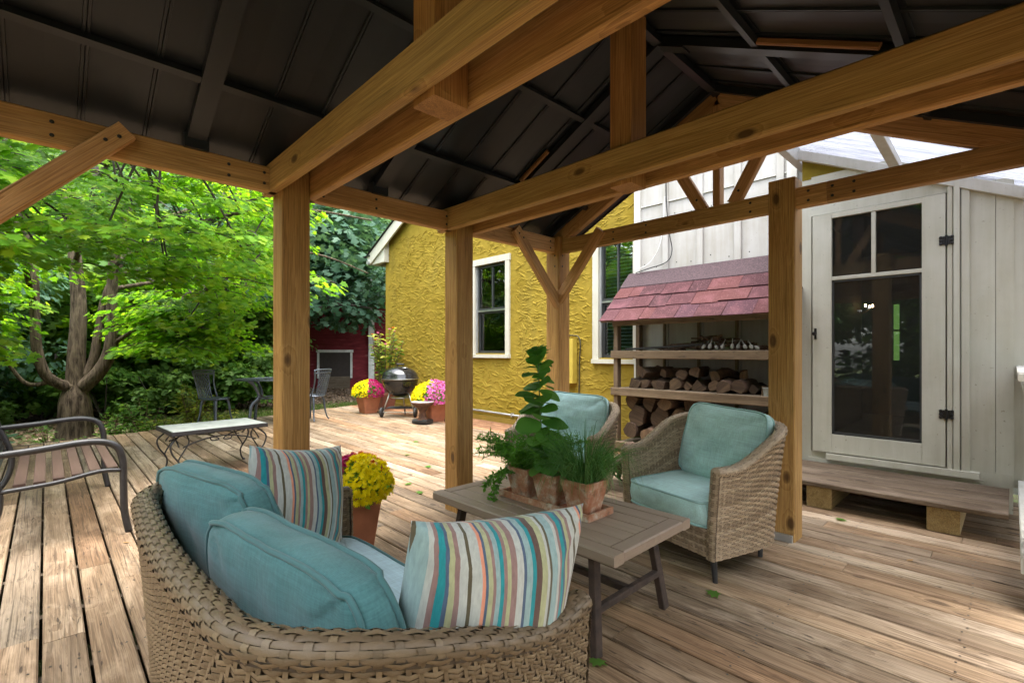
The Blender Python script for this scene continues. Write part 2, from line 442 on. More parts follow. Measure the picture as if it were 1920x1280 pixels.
class MB:
    def __init__(self):
        self.v = []
        self.f = []
    def add(self, vs_, fs):
        b = len(self.v)
        self.v.extend([tuple(p) for p in vs_])
        self.f.extend([tuple(i + b for i in f) for f in fs])
        return self
    def box(self, c, s, rz=0.0, R=None):
        x, y, z = s[0] / 2, s[1] / 2, s[2] / 2
        pts = [Vector((a * x, b * y, d * z)) for a in (-1, 1) for b in (-1, 1) for d in (-1, 1)]
        if R is None:
            R = Matrix.Rotation(rz, 3, 'Z')
        pts = [R @ p + Vector(c) for p in pts]
        return self.add(pts, [(0, 1, 3, 2), (4, 6, 7, 5), (0, 4, 5, 1), (2, 3, 7, 6), (0, 2, 6, 4), (1, 5, 7, 3)])
    def bar(self, p0, p1, w, h, up=(0, 0, 1), ch=0.0):
        p0, p1 = Vector(p0), Vector(p1)
        x = (p1 - p0).normalized()
        z = Vector(up)
        if abs(x.dot(z)) > 0.98:
            z = Vector((1, 0, 0)) if abs(x.x) < 0.9 else Vector((0, 1, 0))
        y = z.cross(x).normalized()
        z = x.cross(y)
        a, b = w / 2, h / 2
        if ch > 0:
            prof = [(-a, -b + ch), (-a + ch, -b), (a - ch, -b), (a, -b + ch), (a, b - ch), (a - ch, b), (-a + ch, b), (-a, b - ch)]
        else:
            prof = [(-a, -b), (a, -b), (a, b), (-a, b)]
        n = len(prof)
        vs_ = [p + y * u + z * v for p in (p0, p1) for u, v in prof]
        fs = [(i, (i + 1) % n, n + (i + 1) % n, n + i) for i in range(n)] + [tuple(range(n - 1, -1, -1)), tuple(range(n, 2 * n))]
        return self.add(vs_, fs)
    def tube(self, pts, r, n=8, closed=False, cap=True, flat=1.0):
        pts = [Vector(p) for p in pts]
        k = len(pts)
        rs = r if isinstance(r, (list, tuple)) else [r] * k
        ref = Vector((0, 0, 1))
        t0 = (pts[1] - pts[0]).normalized()
        if abs(t0.dot(ref)) > 0.9:
            ref = Vector((1, 0, 0))
        vs_ = []
        for i, p in enumerate(pts):
            if closed:
                t = (pts[(i + 1) % k] - pts[i - 1]).normalized()
            else:
                t = (pts[min(k - 1, i + 1)] - pts[max(0, i - 1)]).normalized()
            u = (ref - t * ref.dot(t))
            if u.length < 1e-5:
                u = t.orthogonal()
            u.normalize()
            ref = u
            w = t.cross(u)
            for j in range(n):
                a = 2 * math.pi * j / n
                vs_.append(p + (u * math.cos(a) * flat + w * math.sin(a)) * rs[i])
        fs = []
        for i in range(k if closed else k - 1):
            i2 = (i + 1) % k
            for j in range(n):
                j2 = (j + 1) % n
                fs.append((i * n + j, i * n + j2, i2 * n + j2, i2 * n + j))
        if cap and not closed:
            fs.append(tuple(range(n - 1, -1, -1)))
            fs.append(tuple(range((k - 1) * n, k * n)))
        return self.add(vs_, fs)
    def lathe(self, prof, n=24, c=(0, 0, 0), cap=False):
        vs_ = []
        for r, z in prof:
            for j in range(n):
                a = 2 * math.pi * j / n
                vs_.append((c[0] + r * math.cos(a), c[1] + r * math.sin(a), c[2] + z))
        fs = []
        for i in range(len(prof) - 1):
            for j in range(n):
                j2 = (j + 1) % n
                fs.append((i * n + j, i * n + j2, (i + 1) * n + j2, (i + 1) * n + j))
        if cap:
            fs.append(tuple(range(n - 1, -1, -1)))
            fs.append(tuple(range((len(prof) - 1) * n, len(prof) * n)))
        return self.add(vs_, fs)
    def sqpot(self, wb, wt, h, th, c=(0, 0, 0), rim=0.0, rimh=0.0):
        levels = [(wb, 0.0)]
        if rim:
            levels += [(wt, h - rimh), (wt + rim * 2, h - rimh), (wt + rim * 2, h), (wt + rim * 2 - th * 2, h), (wb - th, 0.03)]
        else:
            levels += [(wt, h), (wt - th * 2, h), (wb - th, 0.03)]
        vs_ = []
        k = 0.06
        for w, z in levels:
            a = w / 2
            b = a * (1 - k * 2)
            for x, y in [(-b, -a), (b, -a), (a, -b), (a, b), (b, a), (-b, a), (-a, b), (-a, -b)]:
                vs_.append((c[0] + x, c[1] + y, c[2] + z))
        fs = []
        for i in range(len(levels) - 1):
            for j in range(8):
                j2 = (j + 1) % 8
                fs.append((i * 8 + j, i * 8 + j2, (i + 1) * 8 + j2, (i + 1) * 8 + j))
        fs.append(tuple(range(7, -1, -1)))
        fs.append(tuple(range((len(levels) - 1) * 8, len(levels) * 8)))
        return self.add(vs_, fs)
    def mesh(self, name, mat, smooth=False):
        me = bpy.data.meshes.new(name)
        me.from_pydata(self.v, [], self.f)
        me.materials.append(mat)
        if smooth:
            me.polygons.foreach_set('use_smooth', [True] * len(me.polygons))
        me.update()
        return me
    def build(self, name, mat, parent=None, mw=None, smooth=False, color=None):
        o = bpy.data.objects.new(name, self.mesh(name, mat, smooth))
        if color:
            o.color = (*color, 1)
        return link(o, parent, mw)

def obj_of(name, me, parent=None, mw=None, color=None):
    o = bpy.data.objects.new(name, me)
    if color:
        o.color = (*color, 1)
    return link(o, parent, mw)

def smooth_by_angle(o, deg=40):
    me = o.data
    me.polygons.foreach_set('use_smooth', [True] * len(me.polygons))
    me.set_sharp_from_angle(angle=math.radians(deg))
    return o

def fast_mesh(name, V, faces_per, N, mat, smooth=False):
    """N copies of one small template: V is (N*K,3), faces_per a list of index tuples inside the template."""
    K = len(V) // N
    me = bpy.data.meshes.new(name)
    me.vertices.add(len(V))
    me.vertices.foreach_set('co', np.asarray(V, dtype=np.float32).ravel())
    lens = np.array([len(f) for f in faces_per])
    flat = np.concatenate([np.array(f) for f in faces_per])
    L = len(flat)
    loops = (np.tile(flat, N) + np.repeat(np.arange(N) * K, L)).astype(np.int32)
    me.loops.add(len(loops))
    me.loops.foreach_set('vertex_index', loops)
    starts0 = np.concatenate([[0], np.cumsum(lens)[:-1]])
    starts = (np.tile(starts0, N) + np.repeat(np.arange(N) * L, len(lens))).astype(np.int32)
    me.polygons.add(len(starts))
    me.polygons.foreach_set('loop_start', starts)
    me.polygons.foreach_set('loop_total', np.tile(lens, N).astype(np.int32))
    if smooth:
        me.polygons.foreach_set('use_smooth', [True] * len(starts))
    me.materials.append(mat)
    me.update(calc_edges=True)
    me.validate()
    return me

def frames(d, n):
    """orthonormal frames: y = leaf direction d, z = leaf normal near n"""
    d = d / np.linalg.norm(d, axis=1, keepdims=True)
    n = n - d * np.sum(n * d, axis=1, keepdims=True)
    n = n / (np.linalg.norm(n, axis=1, keepdims=True) + 1e-9)
    x = np.cross(d, n)
    return x, d, n

def leaves(name, mat, P, D, Nn, size, template, faces):
    x, y, z = frames(D, Nn)
    T = np.asarray(template)
    s = np.asarray(size)[:, None, None]
    V = P[:, None, :] + s * (T[None, :, 0:1] * x[:, None, :] + T[None, :, 1:2] * y[:, None, :] + T[None, :, 2:3] * z[:, None, :])
    return fast_mesh(name, V.reshape(-1, 3), faces, len(P), mat)

_half = [(0.10, 0.04), (0.44, -0.04), (0.34, 0.16), (0.66, 0.36), (0.40, 0.42), (0.33, 0.50), (0.36, 0.74), (0.15, 0.68)]
MAPLE = [(0, 0, 0)] + [(x, y, -0.10 * x) for x, y in _half] + [(0, 1, -0.06)] + [(-x, y, -0.10 * x) for x, y in reversed(_half)]
MAPLE_F = [tuple(range(0, 10)), tuple([0] + list(range(9, 18)))]
OVAL = [(0, 0, 0), (0.22, 0.3, 0.05), (0.24, 0.6, 0.04), (0, 1, -0.05), (-0.24, 0.6, 0.04), (-0.22, 0.3, 0.05)]
OVAL_F = [(0, 1, 2, 3), (0, 3, 4, 5)]
CLUMP = [(0, 0, 0), (0.42, 0.30, 0.06), (0.16, 0.46, 0), (0.36, 0.80, -0.05), (0, 1, -0.08), (-0.30, 0.85, 0.05), (-0.14, 0.5, 0), (-0.45, 0.4, -0.04)]
CLUMP_F = [(0, 1, 2, 3, 4), (0, 4, 5, 6, 7)]

def timber(name, p0, p1, w, h, mat, parent, up=(0, 0, 1), ch=0.006, color=None):
    """a squared timber with its own grain along its length; w across, h along 'up'"""
    p0, p1 = Vector(p0), Vector(p1)
    L = (p1 - p0).length
    mb = MB().bar((-L / 2, 0, 0), (L / 2, 0, 0), w, h, ch=ch)
    x = (p1 - p0).normalized()
    z = Vector(up)
    if abs(x.dot(z)) > 0.98:
        z = Vector((0, 1, 0))
    y = z.cross(x).normalized()
    z = x.cross(y)
    R = Matrix((x, y, z)).transposed().to_4x4()
    return mb.build(name, mat, parent, Matrix.Translation((p0 + p1) / 2) @ R, color=color)

def bezier(pts, n=8):
    """Catmull-Rom through points"""
    P = [Vector(p) for p in pts]
    out = []
    for i in range(len(P) - 1):
        a = P[max(0, i - 1)]; b = P[i]; c = P[i + 1]; d = P[min(len(P) - 1, i + 2)]
        for k in range(n):
            t = k / n
            out.append(0.5 * ((2 * b) + (c - a) * t + (2 * a - 5 * b + 4 * c - d) * t * t + (-a + 3 * b - 3 * c + d) * t ** 3))
    out.append(P[-1])
    return out
# ------------------------------------------------------------------ the ground and the deck
GZ = -0.32
def ground_z(x, y):
    d = max(0.0, -x - 15.0)
    return GZ + 0.045 * d + 0.05 * mnoise.noise(Vector((x * 0.35, y * 0.35, 0.0))) * min(1.0, max(0.0, (-x - 9.5) / 2.0))

def make_ground():
    mb = MB()
    xs = list(np.linspace(-60, -8, 105)) + list(np.linspace(-7, 40, 12))
    ys = list(np.linspace(-45, -3, 20)) + list(np.linspace(-2, 22, 60)) + list(np.linspace(24, 60, 8))
    nx, ny = len(xs), len(ys)
    for y in ys:
        for x in xs:
            mb.v.append((x, y, ground_z(x, y)))
    for j in range(ny - 1):
        for i in range(nx - 1):
            mb.f.append((j * nx + i, j * nx + i + 1, (j + 1) * nx + i + 1, (j + 1) * nx + i))
    o = mb.build('ground', M['ground'], smooth=True)
    return structure(o)
ground = make_ground()

def deck_edge(y):
    return -9.0 - 0.30 * max(-0.5, y)

PITCH = 0.146
def make_deck():
    mb = MB()
    for x in np.arange(-9.3, 3.2, 0.61):
        mb.bar((x, -2.6, -0.13), (x, 5.7, -0.13), 0.045, 0.19)
    prev = None
    mb.bar((deck_edge(-2.6) + 0.05, -2.6, -0.14), (deck_edge(-0.5) + 0.05, -0.5, -0.14), 0.04, 0.2)
    mb.bar((deck_edge(-0.5) + 0.05, -0.5, -0.14), (deck_edge(5.7) + 0.05, 5.7, -0.14), 0.04, 0.2)
    mb.bar((-8.9, -2.62, -0.14), (3.1, -2.62, -0.14), 0.04, 0.2)
    deck = structure(mb.build('deck', M['shelfwood']))
    rnd = random.Random(3)
    n = int((5.72 + 2.6) / PITCH)
    for j in range(n + 1):
        y = -2.63 + PITCH * j + 0.06
        x0 = deck_edge(y) + rnd.uniform(-0.03, 0.03)
        cuts = [x0]
        x = x0 + rnd.uniform(1.2, 4.6)
        while x < 2.0:
            cuts.append(x)
            x += rnd.choice([2.44, 3.05, 3.66, 4.88])
        cuts.append(3.1)
        for a, b in zip(cuts[:-1], cuts[1:]):
            v = rnd.uniform(0.66, 1.22)
            t = rnd.uniform(-0.06, 0.06)
            col = (v * (1 + t), v, v * (1 - t * 1.2))
            yj = y
            if 4.9 < yj and a < -3.5:
                col = (v * 1.0, v * 0.72, v * 0.58)
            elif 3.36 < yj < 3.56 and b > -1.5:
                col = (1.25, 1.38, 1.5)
            elif rnd.random() < 0.12:
                col = (v * 1.12, v * 1.2, v * 1.3)
            elif rnd.random() < 0.10:
                col = (v * 0.98, v * 0.84, v * 0.72)
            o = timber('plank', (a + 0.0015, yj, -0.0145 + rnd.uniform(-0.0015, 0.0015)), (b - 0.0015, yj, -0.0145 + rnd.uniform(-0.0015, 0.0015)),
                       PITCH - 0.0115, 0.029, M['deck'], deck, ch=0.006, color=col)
    sc = MB()
    for j in range(n + 1):
        y = -2.63 + PITCH * j + 0.06
        for x in np.arange(-9.3, 3.2, 0.61):
            if x < deck_edge(y) + 0.03:
                continue
            for dy in (-0.042, 0.042):
                cx, cy = x + rnd.uniform(-.012, .012), y + dy + rnd.uniform(-.006, .006)
                sc.add([(cx + 0.005 * math.cos(k), cy + 0.005 * math.sin(k), 0.0023) for k in np.arange(6) * math.pi / 3], [(0, 1, 2, 3, 4, 5)])
    stuff(sc.build('screw_heads', M['bolt'], deck))
    return deck
deck = make_deck()

# ------------------------------------------------------------------ the house
YW = 5.73
house = thing('house', 'mustard yellow textured stucco house with white window casings behind the deck', 'house', (-7, YW, 0))

def wall_holes(x0, x1, z0, z1, holes, y, depth):
    mb = MB()
    xs = sorted({x0, x1, *[h[0] for h in holes], *[h[1] for h in holes]})
    zs = sorted({z0, z1, *[h[2] for h in holes], *[h[3] for h in holes]})
    for a, b in zip(xs[:-1], xs[1:]):
        for c, d in zip(zs[:-1], zs[1:]):
            mx, mz = (a + b) / 2, (c + d) / 2
            if any(h[0] < mx < h[1] and h[2] < mz < h[3] for h in holes):
                continue
            mb.add([(a, y, c), (b, y, c), (b, y, d), (a, y, d)], [(0, 1, 2, 3)])
    for h in holes:
        a, b, c, d = h
        p = [(a, y, c), (b, y, c), (b, y, d), (a, y, d)]
        q = [(u, y + depth, w) for u, _, w in p]
        mb.add(p + q, [(0, 4, 5, 1), (1, 5, 6, 2), (2, 6, 7, 3), (3, 7, 4, 0)])
    return mb

WIN1 = (-6.90, -6.08, 1.20, 2.80)
WIN2 = (-4.13, -3.56, 1.14, 2.80)
CORNER = -10.2
mb = wall_holes(CORNER, -3.5, -0.3, 3.75, [WIN1, WIN2], YW, 0.14)
mb.add([(CORNER, YW, 3.75), (-3.5, YW, 3.75), (-3.5, YW, 6.0), (-5.6, YW, 6.0)], [(0, 1, 2, 3)])
mb.add([(CORNER, YW, -0.3), (CORNER, YW, 3.75), (CORNER, YW + 7, 3.75), (CORNER, YW + 7, -0.3)], [(0, 1, 2, 3)])
mb.build('wall', M['stucco'], house, Matrix.Identity(4))

def stucco_ridges(seed, n):
    rnd = random.Random(seed)
    mb = MB()
    for _ in range(n):
        x = rnd.uniform(CORNER + 0.1, -3.6)
        z = rnd.uniform(0.22, 3.7)
        for h in (WIN1, WIN2):
            if h[0] - 0.2 < x < h[1] + 0.2 and h[2] - 0.15 < z < h[3] + 0.15:
                break
        else:
            L = rnd.uniform(0.06, 0.24)
            a = rnd.gauss(0, 0.42)
            k = rnd.uniform(-2.2, 2.2)
            hgt = rnd.uniform(0.003, 0.011)
            wid = rnd.uniform(0.014, 0.034)
            ph = rnd.uniform(0, 6)
            m = 9
            rows = []
            cx, cz, aa = x, z, a - k * L / 2
            for i in range(m):
                t = i / (m - 1)
                tap = math.sin(math.pi * min(1, max(0, t))) ** 0.6 if 0 < t < 1 else 0.0
                jag = 0.006 * math.sin(t * 23 + ph) + 0.004 * math.sin(t * 51 + ph * 2)
                nx_, nz_ = -math.sin(aa), math.cos(aa)
                px, pz = cx, cz + jag
                rows.append([(px + nx_ * wid, YW + 0.003, pz + nz_ * wid), (px, YW - hgt * tap, pz), (px - nx_ * 0.004, YW + 0.003, pz - nz_ * 0.004)])
                cx += math.cos(aa) * L / (m - 1)
                cz += math.sin(aa) * L / (m - 1)
                aa += k * L / (m - 1)
            if cx > -3.52 or cx < CORNER + 0.02:
                continue
            if any(h[0] - 0.12 < cx < h[1] + 0.12 and h[2] - 0.12 < cz < h[3] + 0.12 for h in (WIN1, WIN2)):
                continue
            vs_ = [p for r in rows for p in r]
            fs = []
            for i in range(m - 1):
                b = i * 3
                fs += [(b, b + 3, b + 4, b + 1), (b + 1, b + 4, b + 5, b + 2)]
            mb.add(vs_, fs)
    o = mb.build('stucco_ridges', M['stucco'], house, Matrix.Identity(4))
    return stuff(o)
stucco_ridges(5, 4600)

def window(parent, rect, y, curtain=None, split=True):
    a, b, c, d = rect
    w = 0.10
    mb = MB()
    mb.box(((a + b) / 2, y - 0.012, d + 0.055), (b - a + 2 * w + 0.03, 0.05, 0.11))
    mb.box((a - w / 2, y - 0.012, (c + d) / 2 - 0.02), (w, 0.044, d - c + 0.04))
    mb.box((b + w / 2, y - 0.012, (c + d) / 2 - 0.02), (w, 0.044, d - c + 0.04))
    mb.box(((a + b) / 2, y - 0.02, c - 0.05), (b - a + 2 * w + 0.02, 0.07, 0.06))
    win = mb.build('window', M['white2'], parent, Matrix.Identity(4))
    mid = c + (d - c) * 0.48
    s = MB()
    t = 0.045
    for (p, q, r, u, yy) in ((a, b, mid, d, y + 0.05), (a, b, c, mid, y + 0.075)):
        s.box((p + t / 2, yy, (r + u) / 2), (t, 0.03, u - r))
        s.box((q - t / 2, yy, (r + u) / 2), (t, 0.03, u - r))
        s.box(((p + q) / 2, yy, u - t / 2), (q - p - 2 * t, 0.03, t))
        s.box(((p + q) / 2, yy, r + t / 2), (q - p - 2 * t, 0.03, t))
    s.box(((a + b) / 2, y + 0.05, (mid + d) / 2), (0.022, 0.026, d - mid - 2 * t))
    s.build('sash', M['sash'], win, Matrix.Identity(4))
    MB().box(((a + b) / 2, y + 0.035, mid), (b - a, 0.012, 0.025)).build('screen_rail', M['alu'], win, Matrix.Identity(4))
    MB().box(((a + b) / 2, y + 0.062, (mid + d) / 2), (b - a - 2 * t, 0.004, d - mid - 2 * t)).build('pane', M['glass'], win, Matrix.Identity(4))
    MB().box(((a + b) / 2, y + 0.085, (mid + c) / 2), (b - a - 2 * t, 0.004, mid - c - 2 * t)).build('pane', M['glass'], win, Matrix.Identity(4))
    # pale jamb liner on the left as seen through the frame
    MB().box((a + 0.012, y + 0.02, (c + d) / 2), (0.02, 0.03, d - c)).build('jamb', M['galv'], win, Matrix.Identity(4))
    if curtain == 'lace':
        m = MB()
        n = 40
        for side in (0, 1):
            x0 = a + 0.05 if side == 0 else (a + b) / 2 + 0.02
            x1 = (a + b) / 2 - 0.02 if side == 0 else b - 0.05
            pts = []
            for i in range(n + 1):
                x = x0 + (x1 - x0) * i / n
                pts.append((x, y + 0.13 + 0.02 * math.sin(i * 1.3)))
            zt, zb = mid - 0.02, c + 0.32
            m.add([(p[0], p[1], zt) for p in pts] + [(p[0], p[1], zb + 0.04 * abs(math.sin(i * 0.8))) for i, p in enumerate(pts)],
                  [(i, i + 1, n + 2 + i, n + 1 + i) for i in range(n)])
        m.build('curtain', M['curtain'], win, Matrix.Identity(4), smooth=True)
    elif curtain == 'blind':
        m = MB()
        z = d - 0.05
        while z > c + 0.05:
            m.box(((a + b) / 2, y + 0.15, z), (b - a - 0.06, 0.045, 0.004), R=Matrix.Rotation(0.7, 3, 'X'))
            z -= 0.05
        m.build('blind', M['blind'], win, Matrix.Identity(4))
    return win
window(house, WIN1, YW, 'lace')
window(house, WIN2, YW, 'blind')
# the dark rooms behind the windows
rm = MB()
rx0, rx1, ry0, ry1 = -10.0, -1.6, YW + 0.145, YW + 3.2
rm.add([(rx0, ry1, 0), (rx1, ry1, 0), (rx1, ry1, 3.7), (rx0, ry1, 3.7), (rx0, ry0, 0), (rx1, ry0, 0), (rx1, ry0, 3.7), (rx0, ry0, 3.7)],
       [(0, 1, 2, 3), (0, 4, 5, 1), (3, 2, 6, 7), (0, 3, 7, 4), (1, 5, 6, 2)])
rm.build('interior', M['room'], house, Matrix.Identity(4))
# rake board, boxed return and roof
rk = MB()
rk.bar((-10.75, YW - 0.14, 3.40), (-5.4, YW - 0.14, 6.05), 0.04, 0.24)
rk.add([(-10.62, YW - 0.12, 3.30), (-10.05, YW - 0.12, 3.30), (-10.05, YW - 0.12, 3.78), (-10.62, YW - 0.12, 3.48),
        (-10.62, YW, 3.30), (-10.05, YW, 3.30), (-10.05, YW, 3.78), (-10.62, YW, 3.48)],
       [(0, 1, 2, 3), (0, 4, 5, 1), (0, 3, 7, 4), (1, 5, 6, 2)])
rk.build('rake_board', M['white2'], house, Matrix.Identity(4))
MB().tube([(-10.70, YW - 0.2, 3.36), (-10.70, YW + 6.8, 3.36)], 0.06, 10).build('gutter', M['galv'], house, Matrix.Identity(4))
rf = MB()
rf.bar((-10.8, YW - 0.2, 3.52), (-10.8, YW + 7, 3.52), 0.3, 0.02)
rf.add([(-10.85, YW - 0.2, 3.50), (-10.85, YW + 7, 3.50), (-5.3, YW + 7, 6.25), (-5.3, YW - 0.2, 6.25)], [(0, 1, 2, 3)])
rf.add([(-5.3, YW - 0.2, 6.25), (-5.3, YW + 7, 6.25), (0.4, YW + 7, 3.5), (0.4, YW - 0.2, 3.5)], [(0, 1, 2, 3)])
rf.build('roof', M['roof'], house, Matrix.Identity(4))
# base ledge, conduit, meter
MB().box((-6.85, YW - 0.02, 0.03), (6.7, 0.04, 0.10)).build('base_ledge', M['meter'], house, Matrix.Identity(4), color=(0.5, 0.45, 0.5))
mt = thing('electric_meter', 'mustard painted electric meter box on the stucco wall between the windows', 'meter box', (-4.66, YW, 1.08))
MB().bar((-4.66, YW - 0.068, 0.76), (-4.66, YW - 0.068, 1.42), 0.125, 0.27, ch=0.012).build('box', M['meter'], mt, Matrix.Identity(4))
mtr = MB().lathe([(0.0, 0.06), (0.05, 0.055), (0.078, 0.03), (0.085, 0.0), (0.1, -0.002), (0.1, -0.03)], 24)
mtr.build('meter_glass', M['galv'], mt, Matrix.Translation((-4.72, YW - 0.145, 1.13)) @ Matrix.Rotation(math.radians(90), 4, 'X'), smooth=True)
MB().box((-4.63, YW - 0.134, 1.32), (0.06, 0.004, 0.02)).build('name_plate', M['wirewhite'], mt, Matrix.Identity(4))
MB().tube(bezier([(-4.85, YW - 0.02, 1.44), (-4.6, YW - 0.03, 1.47), (-4.46, YW - 0.03, 1.40), (-4.47, YW - 0.03, 1.0), (-4.48, YW - 0.03, 0.3)], 6), 0.009, 6).build('cable', M['wire'], mt, Matrix.Identity(4))
cd = thing('conduit', 'long grey galvanised conduit pipe along the foot of the yellow stucco wall', 'pipe', (-6, YW - 0.04, 0.16))
MB().tube([(-7.9, YW - 0.035, 0.165), (-4.2, YW - 0.035, 0.14)], 0.018, 10).build('pipe', M['galv'], cd, Matrix.Identity(4), smooth=True)
for x in (-7.2, -5.9, -4.9):
    MB().box((x, YW - 0.03, 0.155), (0.03, 0.055, 0.06)).build('bracket', M['galv'], cd, Matrix.Identity(4))

# white board-and-batten part of the house
sid = thing('sided_wall', 'white board and batten wall section above the small woodshed', 'wall', (-2.5, YW, 0))
MB().box((-2.5, YW + 0.1, 1.85), (2.0, 0.12, 4.2)).build('backing', M['siding'], sid, Matrix.Identity(4))
bx = [-3.53, -3.08, -2.63, -2.185, -1.74, -1.45]
for a, b in zip(bx[:-1], bx[1:]):
    for z0, z1 in ((-0.2, 3.135), (3.145, 4.0)):
        off = 0.0 if z0 < 0 else -0.012
        MB().box(((a + b) / 2, YW - 0.0 + off, (z0 + z1) / 2), (b - a - 0.004, 0.03, z1 - z0)).build('siding_panel', M['siding'], sid, Matrix.Identity(4))
for x in bx[1:-1]:
    MB().bar((x, YW - 0.036, -0.2), (x, YW - 0.036, 4.0), 0.030, 0.075, ch=0.003).build('batten', M['siding'], sid, Matrix.Identity(4))
MB().bar((-3.48, YW - 0.042, -0.2), (-3.48, YW - 0.042, 4.0), 0.05, 0.085, ch=0.004).build('corner_board', M['white'], sid, Matrix.Identity(4))
MB().bar((-1.62, YW - 0.045, -0.2), (-1.62, YW - 0.045, 4.0), 0.06, 0.10, ch=0.004).build('corner_board', M['white'], sid, Matrix.Identity(4))
MB().box((-2.5, YW - 0.022, 3.14), (2.0, 0.02, 0.016)).build('drip_strip', M['white'], sid, Matrix.Identity(4))
nails = MB()
rn = random.Random(2)
for x in bx[:-1]:
    for z in (2.35, 2.75, 2.95, 3.3):
        for dx in (0.12, 0.33):
            nails.box((x + dx + rn.uniform(-.02, .02), YW - 0.0155, z + rn.uniform(-.03, .03)), (0.012, 0.003, 0.012))
nails.build('nail_heads', M['wire'], sid, Matrix.Identity(4))
cb = MB()
cb.tube(bezier([(-3.06, YW - 0.06, 3.9), (-3.06, YW - 0.06, 3.2), (-3.02, YW - 0.06, 2.75), (-2.98, YW - 0.06, 2.5), (-3.05, YW - 0.07, 2.36), (-3.3, YW - 0.10, 2.30), (-3.48, YW - 0.09, 2.27)], 8), 0.007, 6)
tag(cb.build('black_cable', M['wire']), 'thin black cable hanging down the white batten wall above the woodshed', 'cable')
cb = MB()
cb.tube(bezier([(-3.08, YW - 0.055, 3.2), (-3.10, YW - 0.055, 2.9), (-3.15, YW - 0.055, 2.6), (-3.28, YW - 0.055, 2.4), (-3.42, YW - 0.09, 2.32)], 8), 0.005, 6)
tag(cb.build('white_cable', M['wirewhite']), 'thin white cable curving down the white batten wall above the woodshed', 'cable')

# ------------------------------------------------------------------ the porch with the door
YP = 5.25
porch = thing('porch', 'white enclosed porch with glazed door and translucent sloping roof', 'porch', (-0.7, YP, 0))
def rake(x):
    return 3.09 - 0.48 * (x + 1.39)
GL = (-1.16, -0.524, 0.47, 2.445)
DOOR = (-1.32, -0.372, 0.293, 2.50)
I4 = Matrix.Identity(4)
w = MB()
w.box((-1.375, YP + 0.03, 1.35), (0.09, 0.10, 3.0))                        # left jamb post
w.box((-0.845, YP + 0.02, 2.69), (0.97, 0.08, 0.37))
w.box((-0.68, YP + 0.02, 0.145), (1.36, 0.07, 0.29))
w.build('wall', M['white2'], porch, I4)
w = MB()
w.add([(-1.42, YP + 0.028, 2.872), (-1.05, YP + 0.028, 2.872), (-1.05, YP + 0.028, 2.93), (-1.42, YP + 0.028, rake(-1.42))], [(0, 1, 2, 3)])
w.build('gable_stucco', M['stucco'], porch, I4)
# door casing and right-hand panels
for x, ww, yy in ((-0.352, 0.034, -0.02), (-0.312, 0.038, -0.03), (-0.262, 0.052, -0.012)):
    MB().bar((x, YP + yy, 0.25), (x, YP + yy, 2.62), 0.06, ww, ch=0.005).build('casing', M['white2'], porch, I4)
for a, b in ((-0.235, -0.095), (-0.092, 0.005)):
    MB().box(((a + b) / 2, YP + 0.012, 1.37), (b - a, 0.05, 2.34)).build('panel', M['white2'], porch, I4)
MB().box((-0.69, YP - 0.03, 0.262), (1.02, 0.10, 0.05)).build('threshold', M['white2'], porch, I4)
MB().box((-0.75, YP - 0.02, 0.16), (1.2, 0.04, 0.14)).build('kick_board', M['white2'], porch, I4)
MB().box((-0.30, YP + 0.045, 1.37), (0.16, 0.03, 2.5)).build('jamb_backing', M['white2'], porch, I4)
MB().box((0.03, YP + 0.7, 1.3), (0.05, 1.4, 2.2)).build('end_wall', M['white2'], porch, I4)
MB().box((1.3, YP + 1.5, 1.3), (2.6, 0.06, 2.9)).build('side_wall', M['white2'], porch, I4)
MB().bar((-1.44, YP - 0.035, rake(-1.44)), (1.6, YP - 0.035, rake(1.6)), 0.05, 0.085, ch=0.004).build('rake_trim', M['white'], porch, I4)
MB().bar((-1.47, YP - 0.5, 3.12), (-1.47, YP + 0.6, 3.12), 0.07, 0.14, ch=0.004).build('rafter', M['white'], porch, I4)
MB().bar((-0.68, YP - 1.0, rake(-0.68) + 0.06), (-0.68, YP - 0.06, rake(-0.68) + 0.02), 0.07, 0.07, ch=0.004).build('rafter', M['white'], porch, I4)
MB().bar((0.12, YP - 1.0, rake(0.12) + 0.06), (0.12, YP - 0.06, rake(0.12) + 0.02), 0.07, 0.07, ch=0.004).build('rafter', M['white'], porch, I4)
def mk_poly():
    g = NT('translucent_roof_sheet')
    o = g.obj()
    d = g.noise(g.mapping(o, (1, 8, 1)), 2.0, 4.0)
    c = g.ramp(d, [(0.3, (0.16, 0.17, 0.20)), (0.7, (0.27, 0.28, 0.33))])
    a = g.n('BsdfTranslucent', Color=c)
    b = g.n('BsdfPrincipled', Base_Color=c, Roughness=0.35)
    t = g.n('BsdfTransparent', Color=(0.22, 0.23, 0.27))
    m1 = g.n('MixShader', Fac=0.30, i1=a.outputs[0], i2=t.outputs[0])
    m2 = g.n('MixShader', Fac=0.12, i1=m1.outputs[0], i2=b.outputs[0])
    return g.surf(m2.outputs[0])
M['poly'] = mk_poly()
sh = MB()
ny = 170
for i in range(ny + 1):
    y = YP - 1.15 + 3.0 * i / ny
    dz = 0.10 + 0.012 * math.sin(i * 1.57)
    for x in (-1.55, 1.6):
        sh.v.append((x, y, rake(x) + dz))
for i in range(ny):
    sh.f.append((2 * i, 2 * i + 1, 2 * i + 3, 2 * i + 2))
sh.build('roof_sheet', M['poly'], porch, I4, smooth=True)

